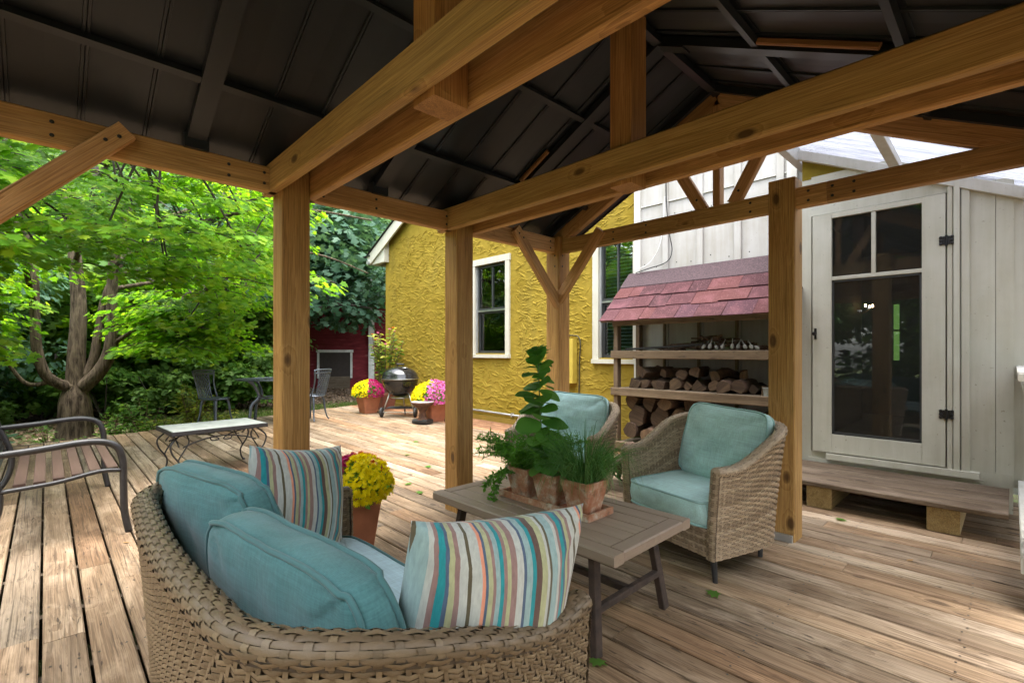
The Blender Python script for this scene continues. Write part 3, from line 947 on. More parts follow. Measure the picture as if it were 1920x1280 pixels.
# the screen door
d = MB()
x0, x1, z0, z1 = DOOR
g0, g1, h0, h1 = GL
yd = YP - 0.03
d.bar(((x0 + g0) / 2 + 0.003, yd, z0 + 0.005), ((x0 + g0) / 2 + 0.003, yd, z1 - 0.005), 0.04, g0 - x0 - 0.006, ch=0.003)
d.bar(((x1 + g1) / 2 - 0.003, yd, z0 + 0.005), ((x1 + g1) / 2 - 0.003, yd, z1 - 0.005), 0.04, x1 - g1 - 0.006, ch=0.003)
d.bar((g0, yd - 0.001, (h1 + z1) / 2), (g1, yd - 0.001, (h1 + z1) / 2), 0.04, z1 - h1 - 0.01, ch=0.002)
d.bar((g0, yd - 0.001, (h0 + z0) / 2), (g1, yd - 0.001, (h0 + z0) / 2), 0.04, h0 - z0 - 0.01, ch=0.002)
door = d.build('door', M['white2'], porch, I4)
MB().bar((g0, yd - 0.002, 1.895), (g1, yd - 0.002, 1.895), 0.03, 0.034, ch=0.003).build('glazing_bar', M['white2'], door, I4)
MB().bar((-0.848, yd - 0.004, 1.912), (-0.848, yd - 0.004, h1), 0.03, 0.03, ch=0.003).build('glazing_bar', M['white2'], door, I4)
MB().box(((g0 + g1) / 2, yd + 0.01, (h0 + 1.88) / 2), (g1 - g0, 0.004, 1.88 - h0)).build('pane', M['glass'], door, I4)
MB().box(((g0 - 0.863) / 2, yd + 0.01, (1.912 + h1) / 2), (-0.863 - g0, 0.004, h1 - 1.912)).build('pane', M['glass'], door, I4)
MB().box(((g1 - 0.833) / 2, yd + 0.01, (1.912 + h1) / 2), (g1 + 0.833, 0.004, h1 - 1.912)).build('pane', M['glass'], door, I4)
def mk_screen():
    g = NT('fine_insect_screen')
    d_ = g.n('BsdfDiffuse', Color=(0.045, 0.048, 0.045))
    t_ = g.n('BsdfTransparent', Color=(1, 1, 1))
    return g.surf(g.n('MixShader', Fac=0.25, i1=t_.outputs[0], i2=d_.outputs[0]).outputs[0])
M['mesh'] = mk_screen()
for (a, b, c, e) in ((g0, g1, h0, 1.88), (g0, -0.863, 1.912, h1), (-0.833, g1, 1.912, h1)):
    MB().add([(a, yd + 0.004, c), (b, yd + 0.004, c), (b, yd + 0.004, e), (a, yd + 0.004, e)], [(0, 1, 2, 3)]).build('insect_screen', M['mesh'], door, I4)
fr = MB()
for (p, q) in (((g0 + 0.007, h0), (g0 + 0.007, 1.878)), ((g1 - 0.007, h0), (g1 - 0.007, 1.878)), ((g0, h0 + 0.012), (g1, h0 + 0.012)), ((g0, 1.868), (g1, 1.868))):
    fr.bar((p[0], yd + 0.002, p[1]), (q[0], yd + 0.002, q[1]), 0.016, 0.016)
fr.build('screen_frame', M['sash'], door, I4)
for zc in (2.115, 0.722):
    hb = MB()
    for s in (-1, 1):
        hb.box((-0.372 + s * 0.026, yd - 0.026, zc), (0.034, 0.008, 0.066))
        for k in (-1, 0, 1):
            hb.lathe([(0.0, 0.011), (0.010, 0.008), (0.012, 0.0)], 10, (0, 0, 0))
            n0 = len(hb.v) - 30
            for q in range(n0, len(hb.v)):
                vx, vy, vz = hb.v[q]
                hb.v[q] = (-0.372 + s * 0.034 + vx, yd - 0.028 - vz, zc + k * 0.026 + vy)
    hb.tube([(-0.372, yd - 0.03, zc - 0.042), (-0.372, yd - 0.03, zc + 0.042)], 0.009, 8)
    hb.build('hinge', M['bolt'], door, I4)
lt = MB()
lt.box((-1.288, yd - 0.023, 1.392), (0.018, 0.012, 0.10))
lt.lathe([(0.012, 0.0), (0.010, 0.03), (0.018, 0.04), (0.016, 0.055), (0.0, 0.058)], 12)
for q in range(len(lt.v) - 60, len(lt.v)):
    vx, vy, vz = lt.v[q]
    lt.v[q] = (-1.288 + vx, yd - 0.022 - vz, 1.392 + vy)
lt.build('latch', M['bolt'], door, I4)
# the dim room seen through the door
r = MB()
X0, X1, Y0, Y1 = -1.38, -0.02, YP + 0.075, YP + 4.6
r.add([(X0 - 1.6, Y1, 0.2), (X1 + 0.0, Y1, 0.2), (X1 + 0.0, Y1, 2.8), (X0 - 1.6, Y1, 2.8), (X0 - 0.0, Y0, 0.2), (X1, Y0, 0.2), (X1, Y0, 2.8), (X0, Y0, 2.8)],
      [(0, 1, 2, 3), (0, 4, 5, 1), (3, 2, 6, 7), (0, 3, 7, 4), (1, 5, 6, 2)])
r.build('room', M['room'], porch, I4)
M['winlight'] = emit('daylit_far_window', (0.22, 0.42, 0.10), 0.07)
M['bulb'] = emit('warm_bulb', (1.0, 0.62, 0.30), 5.0)
fw = MB()
fw.box((-1.29, Y1 - 0.1, 1.78), (0.07, 0.02, 0.40)); fw.box((-1.29, Y1 - 0.1, 1.32), (0.07, 0.02, 0.46))
fw.build('far_window', M['winlight'], porch, I4)
ch = thing('chandelier', 'small chandelier with warm lit bulbs seen through the porch door', 'chandelier', (-1.62, YP + 3.4, 1.9))
MB().tube([(-1.62, YP + 3.4, 2.78), (-1.62, YP + 3.4, 1.85)], 0.012, 8).build('stem', M['rustiron'], ch, I4)
for k in range(8):
    a = k * math.pi / 4
    px, py = -1.62 + 0.2 * math.cos(a), YP + 3.4 + 0.2 * math.sin(a)
    MB().tube(bezier([(-1.62, YP + 3.4, 1.88), (-1.62 + 0.1 * math.cos(a), YP + 3.4 + 0.1 * math.sin(a), 1.80), (px, py, 1.87)], 5), 0.007, 6).build('arm', M['rustiron'], ch, I4)
    MB().lathe([(0.0, 0.0), (0.014, 0.012), (0.010, 0.032), (0.0, 0.05)], 8, (px, py, 1.87)).build('bulb', M['bulb'], ch, I4, smooth=True)

# doorstep
st = thing('doorstep', 'low weathered plank doorstep on short wooden blocks under the porch door', 'step', (-0.9, 4.8, 0))
for j, (ya, yb) in enumerate(((4.34, 4.61), (4.615, 4.89), (4.895, 5.17))):
    timber('step_plank', (-1.75, (ya + yb) / 2, 0.185), (-0.02, (ya + yb) / 2, 0.185), yb - ya, 0.036, M['deck'], st, color=(0.52, 0.53, 0.56))
for x in (-1.06, -0.33, -1.68):
    timber('block', (x, 4.37, 0.083), (x, 5.15, 0.083), 0.17, 0.165, M['timber'], st, color=(0.75, 0.95, 1.1))

# the white railing at the porch corner
rl = thing('porch_railing', 'white painted railing beside the porch corner', 'railing', (0.1, 4.6, 0))
MB().bar((0.085, 3.3, 1.10), (0.085, 5.9, 1.10), 0.14, 0.035, ch=0.004).build('cap_rail', M['white'], rl, I4)
MB().bar((0.085, 3.3, 1.03), (0.085, 5.9, 1.03), 0.09, 0.085, ch=0.003).build('top_rail', M['white'], rl, I4)
MB().bar((0.085, 3.3, 0.22), (0.085, 5.3, 0.22), 0.12, 0.08, ch=0.003).build('bottom_rail', M['white'], rl, I4)
for y in (3.32, 5.85):
    MB().bar((0.085, y, 0.0), (0.085, y, 0.985), 0.085, 0.085, ch=0.003).build('post', M['white'], rl, I4)
for k in range(15):
    y = 3.5 + k * 0.13
    MB().bar((0.085, y, 0.26), (0.085, y, 0.99), 0.035, 0.035).build('baluster', M['white'], rl, I4)

# ------------------------------------------------------------------ the gazebo
XL, XR = -3.0, 0.16
XM = -1.48
YA, YB = -0.34, 3.50
ZB = 2.145
gz = thing('gazebo', 'open timber gazebo with dark metal roof and doubled tie beams over the deck', 'gazebo', (-1.5, 1.6, 0))
T = M['timber']
PS = 0.16
def tz(x):                                   # underside of the metal roof
    return 2.30 + (x + 3.1) * 0.505 if x < XM else 2.30 + (2 * XM + 3.1 - x) * 0.505
rt = random.Random(9)
def tint():
    v = rt.uniform(0.85, 1.15)
    return (v, v * rt.uniform(0.95, 1.06), v * rt.uniform(0.9, 1.1))
rows = [(YA, 'c'), (1.06, 'm'), (2.32, 'm'), (YB, 'c')]
for x in (XL, XR):
    for y, k in rows:
        top = 2.30 if k == 'm' else 2.29
        c = (0.95, 0.92, 0.78) if k == 'm' else (1.05, 1.0, 0.85)
        timber('post', (x, y, 0.0), (x, y, top), PS, PS, T, gz, up=(0, 1, 0), ch=0.008, color=c)
pf = timber('post', (-1.05, YB + 0.03, 0.0), (-1.05, YB + 0.03, 2.345), PS, PS, T, gz, up=(0, 1, 0), ch=0.008, color=(0.88, 0.9, 0.8))
MB().box((-1.05, YB - 0.062, 0.02), (0.14, 0.02, 0.05)).build('post_bracket', M['galv'], gz, I4)
# eave beams between the tie beams
for x in (XL, XR):
    for (a, ka), (b, kb) in zip(rows[:-1], rows[1:]):
        timber('eave_beam', (x, a + PS / 2, ZB + 0.07), (x, b - PS / 2, ZB + 0.07), 0.06, 0.14, T, gz, color=tint())
# gable beams
XP0, XP1 = -1.05 - PS / 2, -1.05 + PS / 2
timber('gable_beam', (XL + PS / 2, YB, ZB + 0.065), (XP0, YB, ZB + 0.065), 0.06, 0.13, T, gz, color=tint())
timber('gable_beam', (XP1, YB, ZB + 0.065), (-0.80, YB, ZB + 0.065), 0.06, 0.13, T, gz, color=tint())
timber('gable_beam', (-0.798, YB, ZB + 0.065), (XR - PS / 2, YB, ZB + 0.065), 0.06, 0.13, T, gz, color=tint())
timber('gable_beam', (XL + PS / 2, YA, ZB + 0.065), (XR - PS / 2, YA, ZB + 0.065), 0.06, 0.13, T, gz, color=tint())
# tie beams: two planks either side of the posts, with a spacer block under the king post
for y in (1.06, 2.32):
    for s in (-1, 1):
        timber('tie_beam', (XL - 0.10, y + s * (PS / 2 + 0.027), ZB + 0.083), (XR + 0.10, y + s * (PS / 2 + 0.027), ZB + 0.083), 0.054, 0.166, T, gz, ch=0.008,
               color=(0.88, 0.92, 0.78) if s < 0 else (1.0, 0.95, 0.85))
    timber('king_post', (XM, y, ZB - 0.02), (XM, y, tz(XM) - 0.05), 0.135, PS - 0.002, T, gz, up=(0, 1, 0), color=(0.95, 0.85, 0.75))
# gable rafters and struts
for y, s in ((YB, 1), (YA, -1)):
    for x0 in (XL - 0.12, 2 * XM - (XL - 0.12)):
        sg = 1 if x0 < XM else -1
        off = 0.078
        timber('gable_rafter', (x0, y, tz(x0) - off + 0.0), (XM - sg * 0.001, y, tz(XM) - off), 0.058, 0.14, T, gz, up=(0, 0, 1), color=tint())
    z0 = ZB + 0.13
    timber('strut', (XM, y, z0), (XM, y, tz(XM) - 0.13), 0.05, 0.085, T, gz, up=(0, 1, 0), color=tint())
    for sg in (-1, 1):
        timber('strut', (XM + sg * 0.11, y, z0 - 0.01), (XM + sg * 0.38, y, z0 + 0.47), 0.052, 0.085, T, gz, up=(1, 0, 0), color=tint())
# knee braces at the corner posts
def brace(p0, p1, up):
    timber('brace', p0, p1, 0.058, 0.09, T, gz, up=up, color=tint())
for x in (XL, XR):
    s_ = 0.049 if x < -1 else -0.049
    brace((x + s_, YB - 0.05, 1.66), (x + s_, YB - 0.62, ZB + 0.13), (0, 1, 0))
    brace((x + s_, YA + 0.05, 1.66), (x + s_, YA + 0.62, ZB + 0.13), (0, 1, 0))
for y in (YA, YB):
    brace((XL + 0.05, y - 0.049, 1.70), (XL + 0.53, y - 0.049, ZB + 0.13), (1, 0, 0))
# bolts
bm = MB().lathe([(0.0, 0.005), (0.006, 0.004), (0.009, 0.0), (0.009, -0.004)], 10).mesh('bolt', M['bolt'], True)
def bolt(p, n):
    z = Vector(n).normalized()
    obj_of('bolt', bm, gz, Matrix.Translation(p) @ z.to_track_quat('Z', 'Y').to_matrix().to_4x4())
xe = XL + 0.030
for y in (0.02, 0.72, 0.90, 1.24, 1.6, 2.18, 2.46, 3.36):
    for dz in (0.04, 0.10):
        bolt((xe, y, ZB + dz), (1, 0, 0))
for p in ((YA + 0.54, 2.205), (YA + 0.59, 2.235), (YB - 0.54, 2.205), (YB - 0.59, 2.235)):
    bolt((xe + 0.048, p[0], p[1]), (1, 0, 0))
yb = YB - 0.030
for x in (-2.36, -2.05, -1.25, -0.90, -0.77, -0.66):
    for dz in (0.035, 0.095):
        bolt((x, yb, ZB + dz), (0, -1, 0))
for x in (XM, XM - 0.15, XM + 0.15):
    bolt((x, YB - 0.027, ZB + 0.20), (0, -1, 0))
for z in (1.78, 2.02, 2.12):
    bolt((XL + PS / 2, YB - 0.03, z), (1, 0, 0))
    bolt((XL + 0.03, YB - PS / 2, z), (0, -1, 0))
# metal roof: panels, seams, purlins, rafters, ridge
PW = 0.2465
y0 = YA - 0.28
npan = int(round((YB + 0.22 - y0) / PW))
sl = math.atan(0.505)
for side in (-1, 1):
    xa = -3.15 if side < 0 else 2 * XM + 3.15
    for k in range(npan):
        ya, yb_ = y0 + k * PW, y0 + (k + 1) * PW
        p = MB()
        prof = [(ya + 0.002, 0.0), (ya + 0.002, -0.012), (ya + 0.012, -0.012), (ya + 0.014, 0.0), (ya + PW * 0.5, 0.003), (yb_ - 0.014, 0.0), (yb_ - 0.012, -0.012), (yb_ - 0.002, -0.012), (yb_ - 0.002, 0.0)]
        n = len(prof)
        vs_ = []
        for xx in (xa, XM):
            zz = tz(xx) if (xx - XM) * side >= 0 else tz(xx)
            for (yy, dz) in prof:
                vs_.append((xx, yy, zz + dz + 0.004))
        for xx in (xa, XM):
            zz = tz(xx)
            vs_ += [(xx, ya - 0.0005, zz + 0.02 + 0.0015 * (k % 2)), (xx, yb_ + 0.0005, zz + 0.02 + 0.0015 * (k % 2))]
        fs = [(i, i + 1, n + i + 1, n + i) for i in range(n - 1)]
        b = 2 * n
        fs += [(b, b + 1, b + 3, b + 2)]
        p.add(vs_, fs)
        p.build('roof_panel', M['roof'], gz, I4)
    for x in (-2.64, -2.04):
        xx = x if side < 0 else 2 * XM - x
        pl = MB()
        pl.bar((xx, y0, tz(xx) - 0.030), (xx, YB + 0.2, tz(xx) - 0.030), 0.035, 0.032, up=(0.45 * side, 0, 1))
        pl.bar((xx + 0.022 * side, y0, tz(xx) - 0.010), (xx + 0.022 * side, YB + 0.2, tz(xx) - 0.010), 0.045, 0.004, up=(0.45 * side, 0, 1))
        pl.build('purlin', M['roofbar'], gz, I4)
    for y in (YA + 0.05, 0.567, 1.62, 2.68, YB - 0.10):
        xx = -3.10 if side < 0 else 2 * XM + 3.10
        rb = MB()
        rb.bar((xx, y, tz(xx) - 0.030), (XM, y, tz(XM) - 0.030), 0.085 if y not in (YA + 0.05, YB - 0.10) else 0.03, 0.045)
        rb.build('rafter_bar', M['roofbar'], gz, I4)
        if side < 0 and 0 < y < 2:
            MB().box((XL + 0.02, y, 2.315), (0.07, 0.11, 0.075)).build('rafter_bracket', M['roofbar'], gz, I4)
rb = MB().bar((XM, y0, tz(XM) - 0.032), (XM, YB + 0.2, tz(XM) - 0.032), 0.05, 0.055)
rb.build('ridge_bar', M['roofbar'], gz, I4)
for y in (0.567, 1.62, 2.68):
    for sg in (-1, 1):
        MB().bar((XM + sg * 0.16, y, tz(XM + sg * 0.16) - 0.060), (XM + sg * 0.002, y, tz(XM) - 0.062), 0.09, 0.012).build('ridge_plate', M['roofbar'], gz, I4)
timber('wood_filler', (-2.60, 2.60, tz(-2.60) - 0.03), (-2.32, 2.60, tz(-2.32) - 0.03), 0.025, 0.03, T, gz, color=(0.7, 0.6, 0.6))
timber('wood_filler', (-0.90, 2.60, tz(-0.90) - 0.03), (-0.40, 2.60, tz(-0.40) - 0.03), 0.025, 0.03, T, gz, color=(0.7, 0.6, 0.6))
# ------------------------------------------------------------------ wicker seats
def weave(name, Pf, nst, nrow, amp, parent, mat, group=2, fill=0.86, sign=1.0, stakes=True):
    t = np.arange(0, 2 * nst + 1) / 2.0
    U = t / nst
    e = 1e-3
    def pos(u, v):
        return Pf(u, v)
    def nrm(u, v):
        a = Pf(np.clip(u + e, 0, 1), v) - Pf(np.clip(u - e, 0, 1), v)
        b = Pf(u, np.clip(v + e, 0, 1)) - Pf(u, np.clip(v - e, 0, 1))
        n = np.cross(a, b)
        return sign * n / (np.linalg.norm(n, axis=-1, keepdims=True) + 1e-12)
    rows = []
    for j in range(nrow):
        off = amp * np.sin(np.pi * t + np.pi * ((j // group) % 2))
        jit = RNG.normal(0, 0.03) / nrow
        rib = []
        for q, bul in ((0.5 - fill / 2, 0.0), (0.5, 0.35), (0.5 + fill / 2, 0.0)):
            v = np.full_like(U, min(1, max(0, (j + q) / nrow + jit)))
            rib.append(pos(U, v) + nrm(U, v) * (off + amp * bul)[..., None] if np.ndim(off) else None)
        rows.append(np.stack(rib, 1))
    V = np.stack(rows)                                       # nrow, T, 3, 3
    T_ = len(U)
    fs = []
    for i in range(T_ - 1):
        for k in range(2):
            a, b = i * 3 + k, i * 3 + k + 1
            fs.append((a, b, b + 3, a + 3))
    o = obj_of(name, fast_mesh(name, V.reshape(-1, 3), fs, nrow, mat), parent)
    stuff(o)
    if stakes:
        nv = max(2, int(math.ceil(nrow / group)))
        vv = (np.arange(nv) + 0.5) / nv
        vv = np.concatenate([[0.0], vv, [1.0]])
        par = np.concatenate([[0], np.arange(nv) % 2, [0]])
        ribs = []
        for i in range(nst):
            tc = i + 0.5
            off = -0.8 * amp * np.sin(np.pi * tc + np.pi * par)
            off[0] = off[-1] = 0
            cols = []
            for du in (-0.2, 0.2):
                u = np.full_like(vv, (tc + du) / nst)
                cols.append(pos(u, vv) + nrm(u, vv) * off[:, None])
            ribs.append(np.stack(cols, 1))
        V = np.stack(ribs)
        fs = [(i * 2, i * 2 + 1, i * 2 + 3, i * 2 + 2) for i in range(nv + 1)]
        o2 = obj_of(name.replace('weave', 'stakes'), fast_mesh('stakes', V.reshape(-1, 3), fs, nst, mat), parent)
        stuff(o2)
    return o

def surface(name, Pf, nu, nv, parent, mat):
    u, v = np.meshgrid(np.linspace(0, 1, nu + 1), np.linspace(0, 1, nv + 1))
    P = Pf(u.ravel(), v.ravel())
    mb = MB()
    mb.v = [tuple(p) for p in P]
    for j in range(nv):
        for i in range(nu):
            mb.f.append((j * (nu + 1) + i, j * (nu + 1) + i + 1, (j + 1) * (nu + 1) + i + 1, (j + 1) * (nu + 1) + i))
    return mb.build(name, mat, parent, smooth=True)

def wicker_seat(root, W, D, R, toe, hf, hb, flare, pitch, stake, zb=0.13, th=0.05, tone=(1, 1, 1), group=2):
    """U-shaped woven shell, open side at local +Y (y=0 front, y=-D back)"""
    pts = []
    n = 60
    for i in range(n):
        y = (-D + R) * (i / n)
        k = i / n
        pts.append((W / 2 - toe * (1 - k) ** 2, y))
    for i in range(n):
        a = math.pi / 2 * i / n
        pts.append((W / 2 - R + R * math.cos(a), -D + R - R * math.sin(a)))
    for i in range(n):
        k = i / n
        x = (W / 2 - R) * (1 - 2 * k)
        pts.append((x, -D - 0.02 * math.sin(math.pi * k)))
    left = [(-x, y) for x, y in reversed(pts[:2 * n])]
    pts = np.array(pts + [(-(W / 2 - R), -D)] + left)
    seg = np.concatenate([[0], np.cumsum(np.linalg.norm(np.diff(pts, axis=0), axis=1))])
    total = seg[-1]
    def path(u):
        s = np.clip(u, 0, 1) * total
        x = np.interp(s, seg, pts[:, 0]); y = np.interp(s, seg, pts[:, 1])
        d = 0.012
        x2 = np.interp(np.clip(s + d, 0, total), seg, pts[:, 0]); y2 = np.interp(np.clip(s + d, 0, total), seg, pts[:, 1])
        x1 = np.interp(np.clip(s - d, 0, total), seg, pts[:, 0]); y1 = np.interp(np.clip(s - d, 0, total), seg, pts[:, 1])
        tx, ty = x2 - x1, y2 - y1
        l = np.hypot(tx, ty) + 1e-9
        nx, ny = ty / l, -tx / l                           # outward: the path runs right arm -> back -> left arm
        return x, y, -nx, -ny
    x, y, nx, ny = path(np.array([0.02]))
    sgn = 1.0 if nx[0] > 0 else -1.0
    def H(yv):
        k = np.clip((-yv / D - 0.12) / 0.80, 0, 1)
        k = k * k * (3 - 2 * k)
        return hf + (hb - hf) * k
    def shell(off):
        def Pf(u, v):
            x, y, nx, ny = path(u)
            nx, ny = nx * sgn, ny * sgn
            back = np.clip(-y / D, 0, 1)
            fl = flare * (0.45 + 0.55 * back) * v ** 1.4
            z = zb + (H(y) - 0.02 - zb) * v
            return np.stack([x + nx * (fl + off), y + ny * (fl + off), z], -1)
        return Pf
    def inner(u, v):
        P = shell(-th)(u, 0.28 + 0.72 * v)
        return P
    nst = int(total / stake)
    nrow = int((0.5 * (hf + hb) - zb) / pitch)
    weave('outer_weave', shell(0.0), nst, nrow, 0.0042, root, M['wicker'], group=group, sign=-sgn * 1.0 if True else 1)
    weave('inner_weave', inner, nst, int(nrow * 0.72), 0.0042, root, M['wicker'], group=group, sign=sgn)
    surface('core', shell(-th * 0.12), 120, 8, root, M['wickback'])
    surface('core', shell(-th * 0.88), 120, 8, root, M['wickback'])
    def rim(u, v):
        x, y, nx, ny = path(u)
        nx, ny = nx * sgn, ny * sgn
        back = np.clip(-y / D, 0, 1)
        fl = flare * (0.45 + 0.55 * back)
        a = np.radians(-35 + 250 * v)
        rr = th / 2 + 0.007
        c = fl - th / 2 + rr * np.cos(a)
        z = H(y) - 0.022 + rr * 0.85 * np.sin(a)
        return np.stack([x + nx * c, y + ny * c, z], -1)
    weave('rim_weave', rim, int(total / 0.030), 11, 0.0030, root, M['wicker'], group=1, fill=0.94, sign=-sgn)
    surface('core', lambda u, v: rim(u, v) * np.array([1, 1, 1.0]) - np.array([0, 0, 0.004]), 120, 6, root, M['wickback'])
    for end in (0.0, 1.0):
        def cap(u, v, end=end):
            a = shell(0.004)(np.full_like(u, end), v)
            b = shell(-th - 0.004)(np.full_like(u, end), v)
            P = a + (b - a) * u[..., None]
            bul = 0.012 * np.sin(np.pi * u)
            P[..., 1] += bul + 0.004
            return P
        weave('end_weave', cap, 3, nrow, 0.003, root, M['wicker'], sign=1.0 if end == 0.0 else -1.0)
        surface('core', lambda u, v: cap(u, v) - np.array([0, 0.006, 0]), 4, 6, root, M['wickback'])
        Pt = rim(np.full(16, end), np.linspace(0, 1, 16))
        c = Pt.mean(0)
        mb = MB()
        mb.add([tuple(p) for p in Pt] + [tuple(c + np.array([0, 0.02, 0]))], [(i, i + 1, 16) for i in range(15)])
        mb.build('rim_end', M['wicker'], root)
    xf = W / 2 - toe - th * 0.6
    def front(u, v):
        return np.stack([-xf + 2 * xf * u, np.full_like(u, -0.012), zb + (0.31 - zb) * v], -1)
    weave('front_weave', front, int(2 * xf / stake), int(0.18 / pitch), 0.004, root, M['wicker'], sign=1.0)
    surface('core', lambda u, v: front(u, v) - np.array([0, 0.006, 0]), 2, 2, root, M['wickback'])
    pb = MB()
    ys = [p for p in pts[::6]]
    k = len(ys)
    pb.add([(p[0] * 0.95, p[1] * 0.97, 0.285) for p in ys], [tuple(range(k))])
    pb.build('seat_base', M['wickback'], root)
    lm = MB().tube([(0, 0, 0), (0, 0, 0.16)], [0.014, 0.019], 8)
    for sx in (-1, 1):
        for yy in (-0.045, -D + 0.10):
            lean = Matrix.Rotation(-sx * 0.06, 4, 'Y') @ Matrix.Rotation(0.10 if yy < -0.1 else -0.04, 4, 'X')
            o = MB().tube([(0, 0, 0), (0, 0, 0.17)], [0.013, 0.019], 10).build('leg', M['iron'], root)
            o.matrix_basis = Matrix.Translation((sx * (W / 2 - toe - 0.03 if yy > -0.1 else W / 2 - 0.13), yy, 0.0)) @ lean
    for c_ in root.children:
        c_.color = (*tone, 1)
    return H

def box_cushion(name, w, h, t, puff, mat, parent, mw, pipe=True, seed=0, N=26, wrinkle=0.006, exp=9.0, color=None, sag=0.0, back=1.0):
    """local X width, Z height, Y thickness"""
    rnd = random.Random(seed)
    ph = Vector((rnd.uniform(0, 50), rnd.uniform(0, 50), rnd.uniform(0, 50)))
    def edge(u, v):
        m = max(abs(u), abs(v))
        s = (abs(u) ** exp + abs(v) ** exp) ** (1 / exp) if m > 0 else 1
        f = m / s if s > 0 else 1
        return u * f, v * f
    g = np.linspace(-1, 1, N + 1)
    g = np.sign(g) * (1 - (1 - np.abs(g)) ** 1.25)
    mb = MB()
    def vert(u, v, side):
        a, b = edge(u, v)
        bul = puff * max(0.0, 1 - abs(u) ** 2.6) ** 0.75 * max(0.0, 1 - abs(v) ** 2.6) ** 0.75
        y = side * (t / 2 + (bul if side > 0 else bul * back))
        p = Vector((a * w / 2, y, b * h / 2))
        nz = mnoise.noise(p * 7 + ph) + 0.5 * mnoise.noise(p * 17 + ph)
        edgew = 1 - max(abs(u), abs(v)) ** 3 * 0.6
        # pinched folds running in from the corners
        r = math.hypot(abs(u) - 1, abs(v) - 1)
        fold = math.sin(math.atan2(1 - abs(v) + 1e-6, 1 - abs(u) + 1e-6) * 9 + seed) * max(0, 1 - r / 0.7) * max(abs(u), abs(v)) * 0.8
        p.y += side * (nz * wrinkle * edgew * 1.6 + fold * wrinkle * 0.9)
        p.z += -sag * (1 - u * u) * (0.5 + 0.5 * v) * (1 if v > 0 else 0)
        return p
    idx = {}
    for side in (-1, 1):
        for j, v in enumerate(g):
            for i, u in enumerate(g):
                idx[(side, i, j)] = len(mb.v)
                mb.v.append(tuple(vert(u, v, side)))
        for j in range(N):
            for i in range(N):
                q = (idx[(side, i, j)], idx[(side, i + 1, j)], idx[(side, i + 1, j + 1)], idx[(side, i, j + 1)])
                mb.f.append(q if side < 0 else q[::-1])
    ring = [(i, 0) for i in range(N)] + [(N, j) for j in range(N)] + [(N - i, N) for i in range(N)] + [(0, N - j) for j in range(N)]
    K = 5
    prev = [idx[(-1, i, j)] for i, j in ring]
    for k in range(1, K + 1):
        if k == K:
            cur = [idx[(1, i, j)] for i, j in ring]
        else:
            cur = []
            f = k / K
            for i, j in ring:
                p = Vector(mb.v[idx[(-1, i, j)]]).lerp(Vector(mb.v[idx[(1, i, j)]]), f)
                d = Vector((p.x / w, 0, p.z / h))
                b = 0.10 * t * math.sin(math.pi * f)
                p += d.normalized() * (b + 0.004 * mnoise.noise(p * 14 + ph))
                cur.append(len(mb.v))
                mb.v.append(tuple(p))
        m = len(ring)
        for q in range(m):
            q2 = (q + 1) % m
            mb.f.append((prev[q], cur[q], cur[q2], prev[q2]))
        prev = cur
    o = mb.build(name, mat, parent, mw, smooth=True, color=color)
    if pipe:
        for side in (-1, 1):
            pp = [Vector(mb.v[idx[(side, i, j)]]) for i, j in ring]
            pp = [p + Vector((p.x / w, 0, p.z / h)).normalized() * 0.003 for p in pp]
            MB().tube(pp, 0.0065, 7, closed=True).build('piping', M['tealpipe'], o, world_of(o), smooth=True, color=color)
    return o

def throw_pillow(name, s, t, mat, parent, mw, seed=0, N=30):
    rnd = random.Random(seed)
    ph = Vector((rnd.uniform(0, 50), 3, 7))
    g = np.linspace(-1, 1, N + 1)
    g = np.sign(g) * (1 - (1 - np.abs(g)) ** 1.2)
    mb = MB()
    idx = {}
    for side in (-1, 1):
        for j, v in enumerate(g):
            for i, u in enumerate(g):
                if side == 1 and (i in (0, N) or j in (0, N)):
                    idx[(1, i, j)] = idx[(-1, i, j)]
                    continue
                x = s / 2 * u * (1 - 0.09 * (1 - v * v))
                z = s / 2 * v * (1 - 0.09 * (1 - u * u))
                y = side * t / 2 * max(0, (1 - u * u)) ** 0.48 * max(0, (1 - v * v)) ** 0.48
                p = Vector((x, y, z))
                cr = math.hypot(abs(u) - 1, abs(v) - 1)
                fold = math.sin(math.atan2(1 - abs(v) + 1e-6, 1 - abs(u) + 1e-6) * 11 + seed * 2.0) * max(0, 1 - cr / 0.9)
                k = (1 - max(abs(u), abs(v)) ** 6)
                p.y += side * k * (0.010 * mnoise.noise(p * 8 + ph) + 0.007 * fold)
                idx[(side, i, j)] = len(mb.v)
                mb.v.append(tuple(p))
        for j in range(N):
            for i in range(N):
                q = (idx[(side, i, j)], idx[(side, i + 1, j)], idx[(side, i + 1, j + 1)], idx[(side, i, j + 1)])
                mb.f.append(q if side < 0 else q[::-1])
    return mb.build(name, mat, parent, mw, smooth=True)

def pose(loc, rz=0.0, rx=0.0, ry=0.0):
    return Matrix.Translation(loc) @ Matrix.Rotation(rz, 4, 'Z') @ Matrix.Rotation(rx, 4, 'X') @ Matrix.Rotation(ry, 4, 'Y')

LX, LY = -1.41, 0.975
love = thing('wicker_loveseat', 'tan woven wicker loveseat with rounded back holding teal and striped cushions', 'loveseat', (LX, LY, 0))
wicker_seat(love, 1.41, 0.735, 0.27, 0.05, 0.615, 0.77, 0.045, 0.0098, 0.0205, tone=(0.60, 0.58, 0.51))
R_ = math.radians
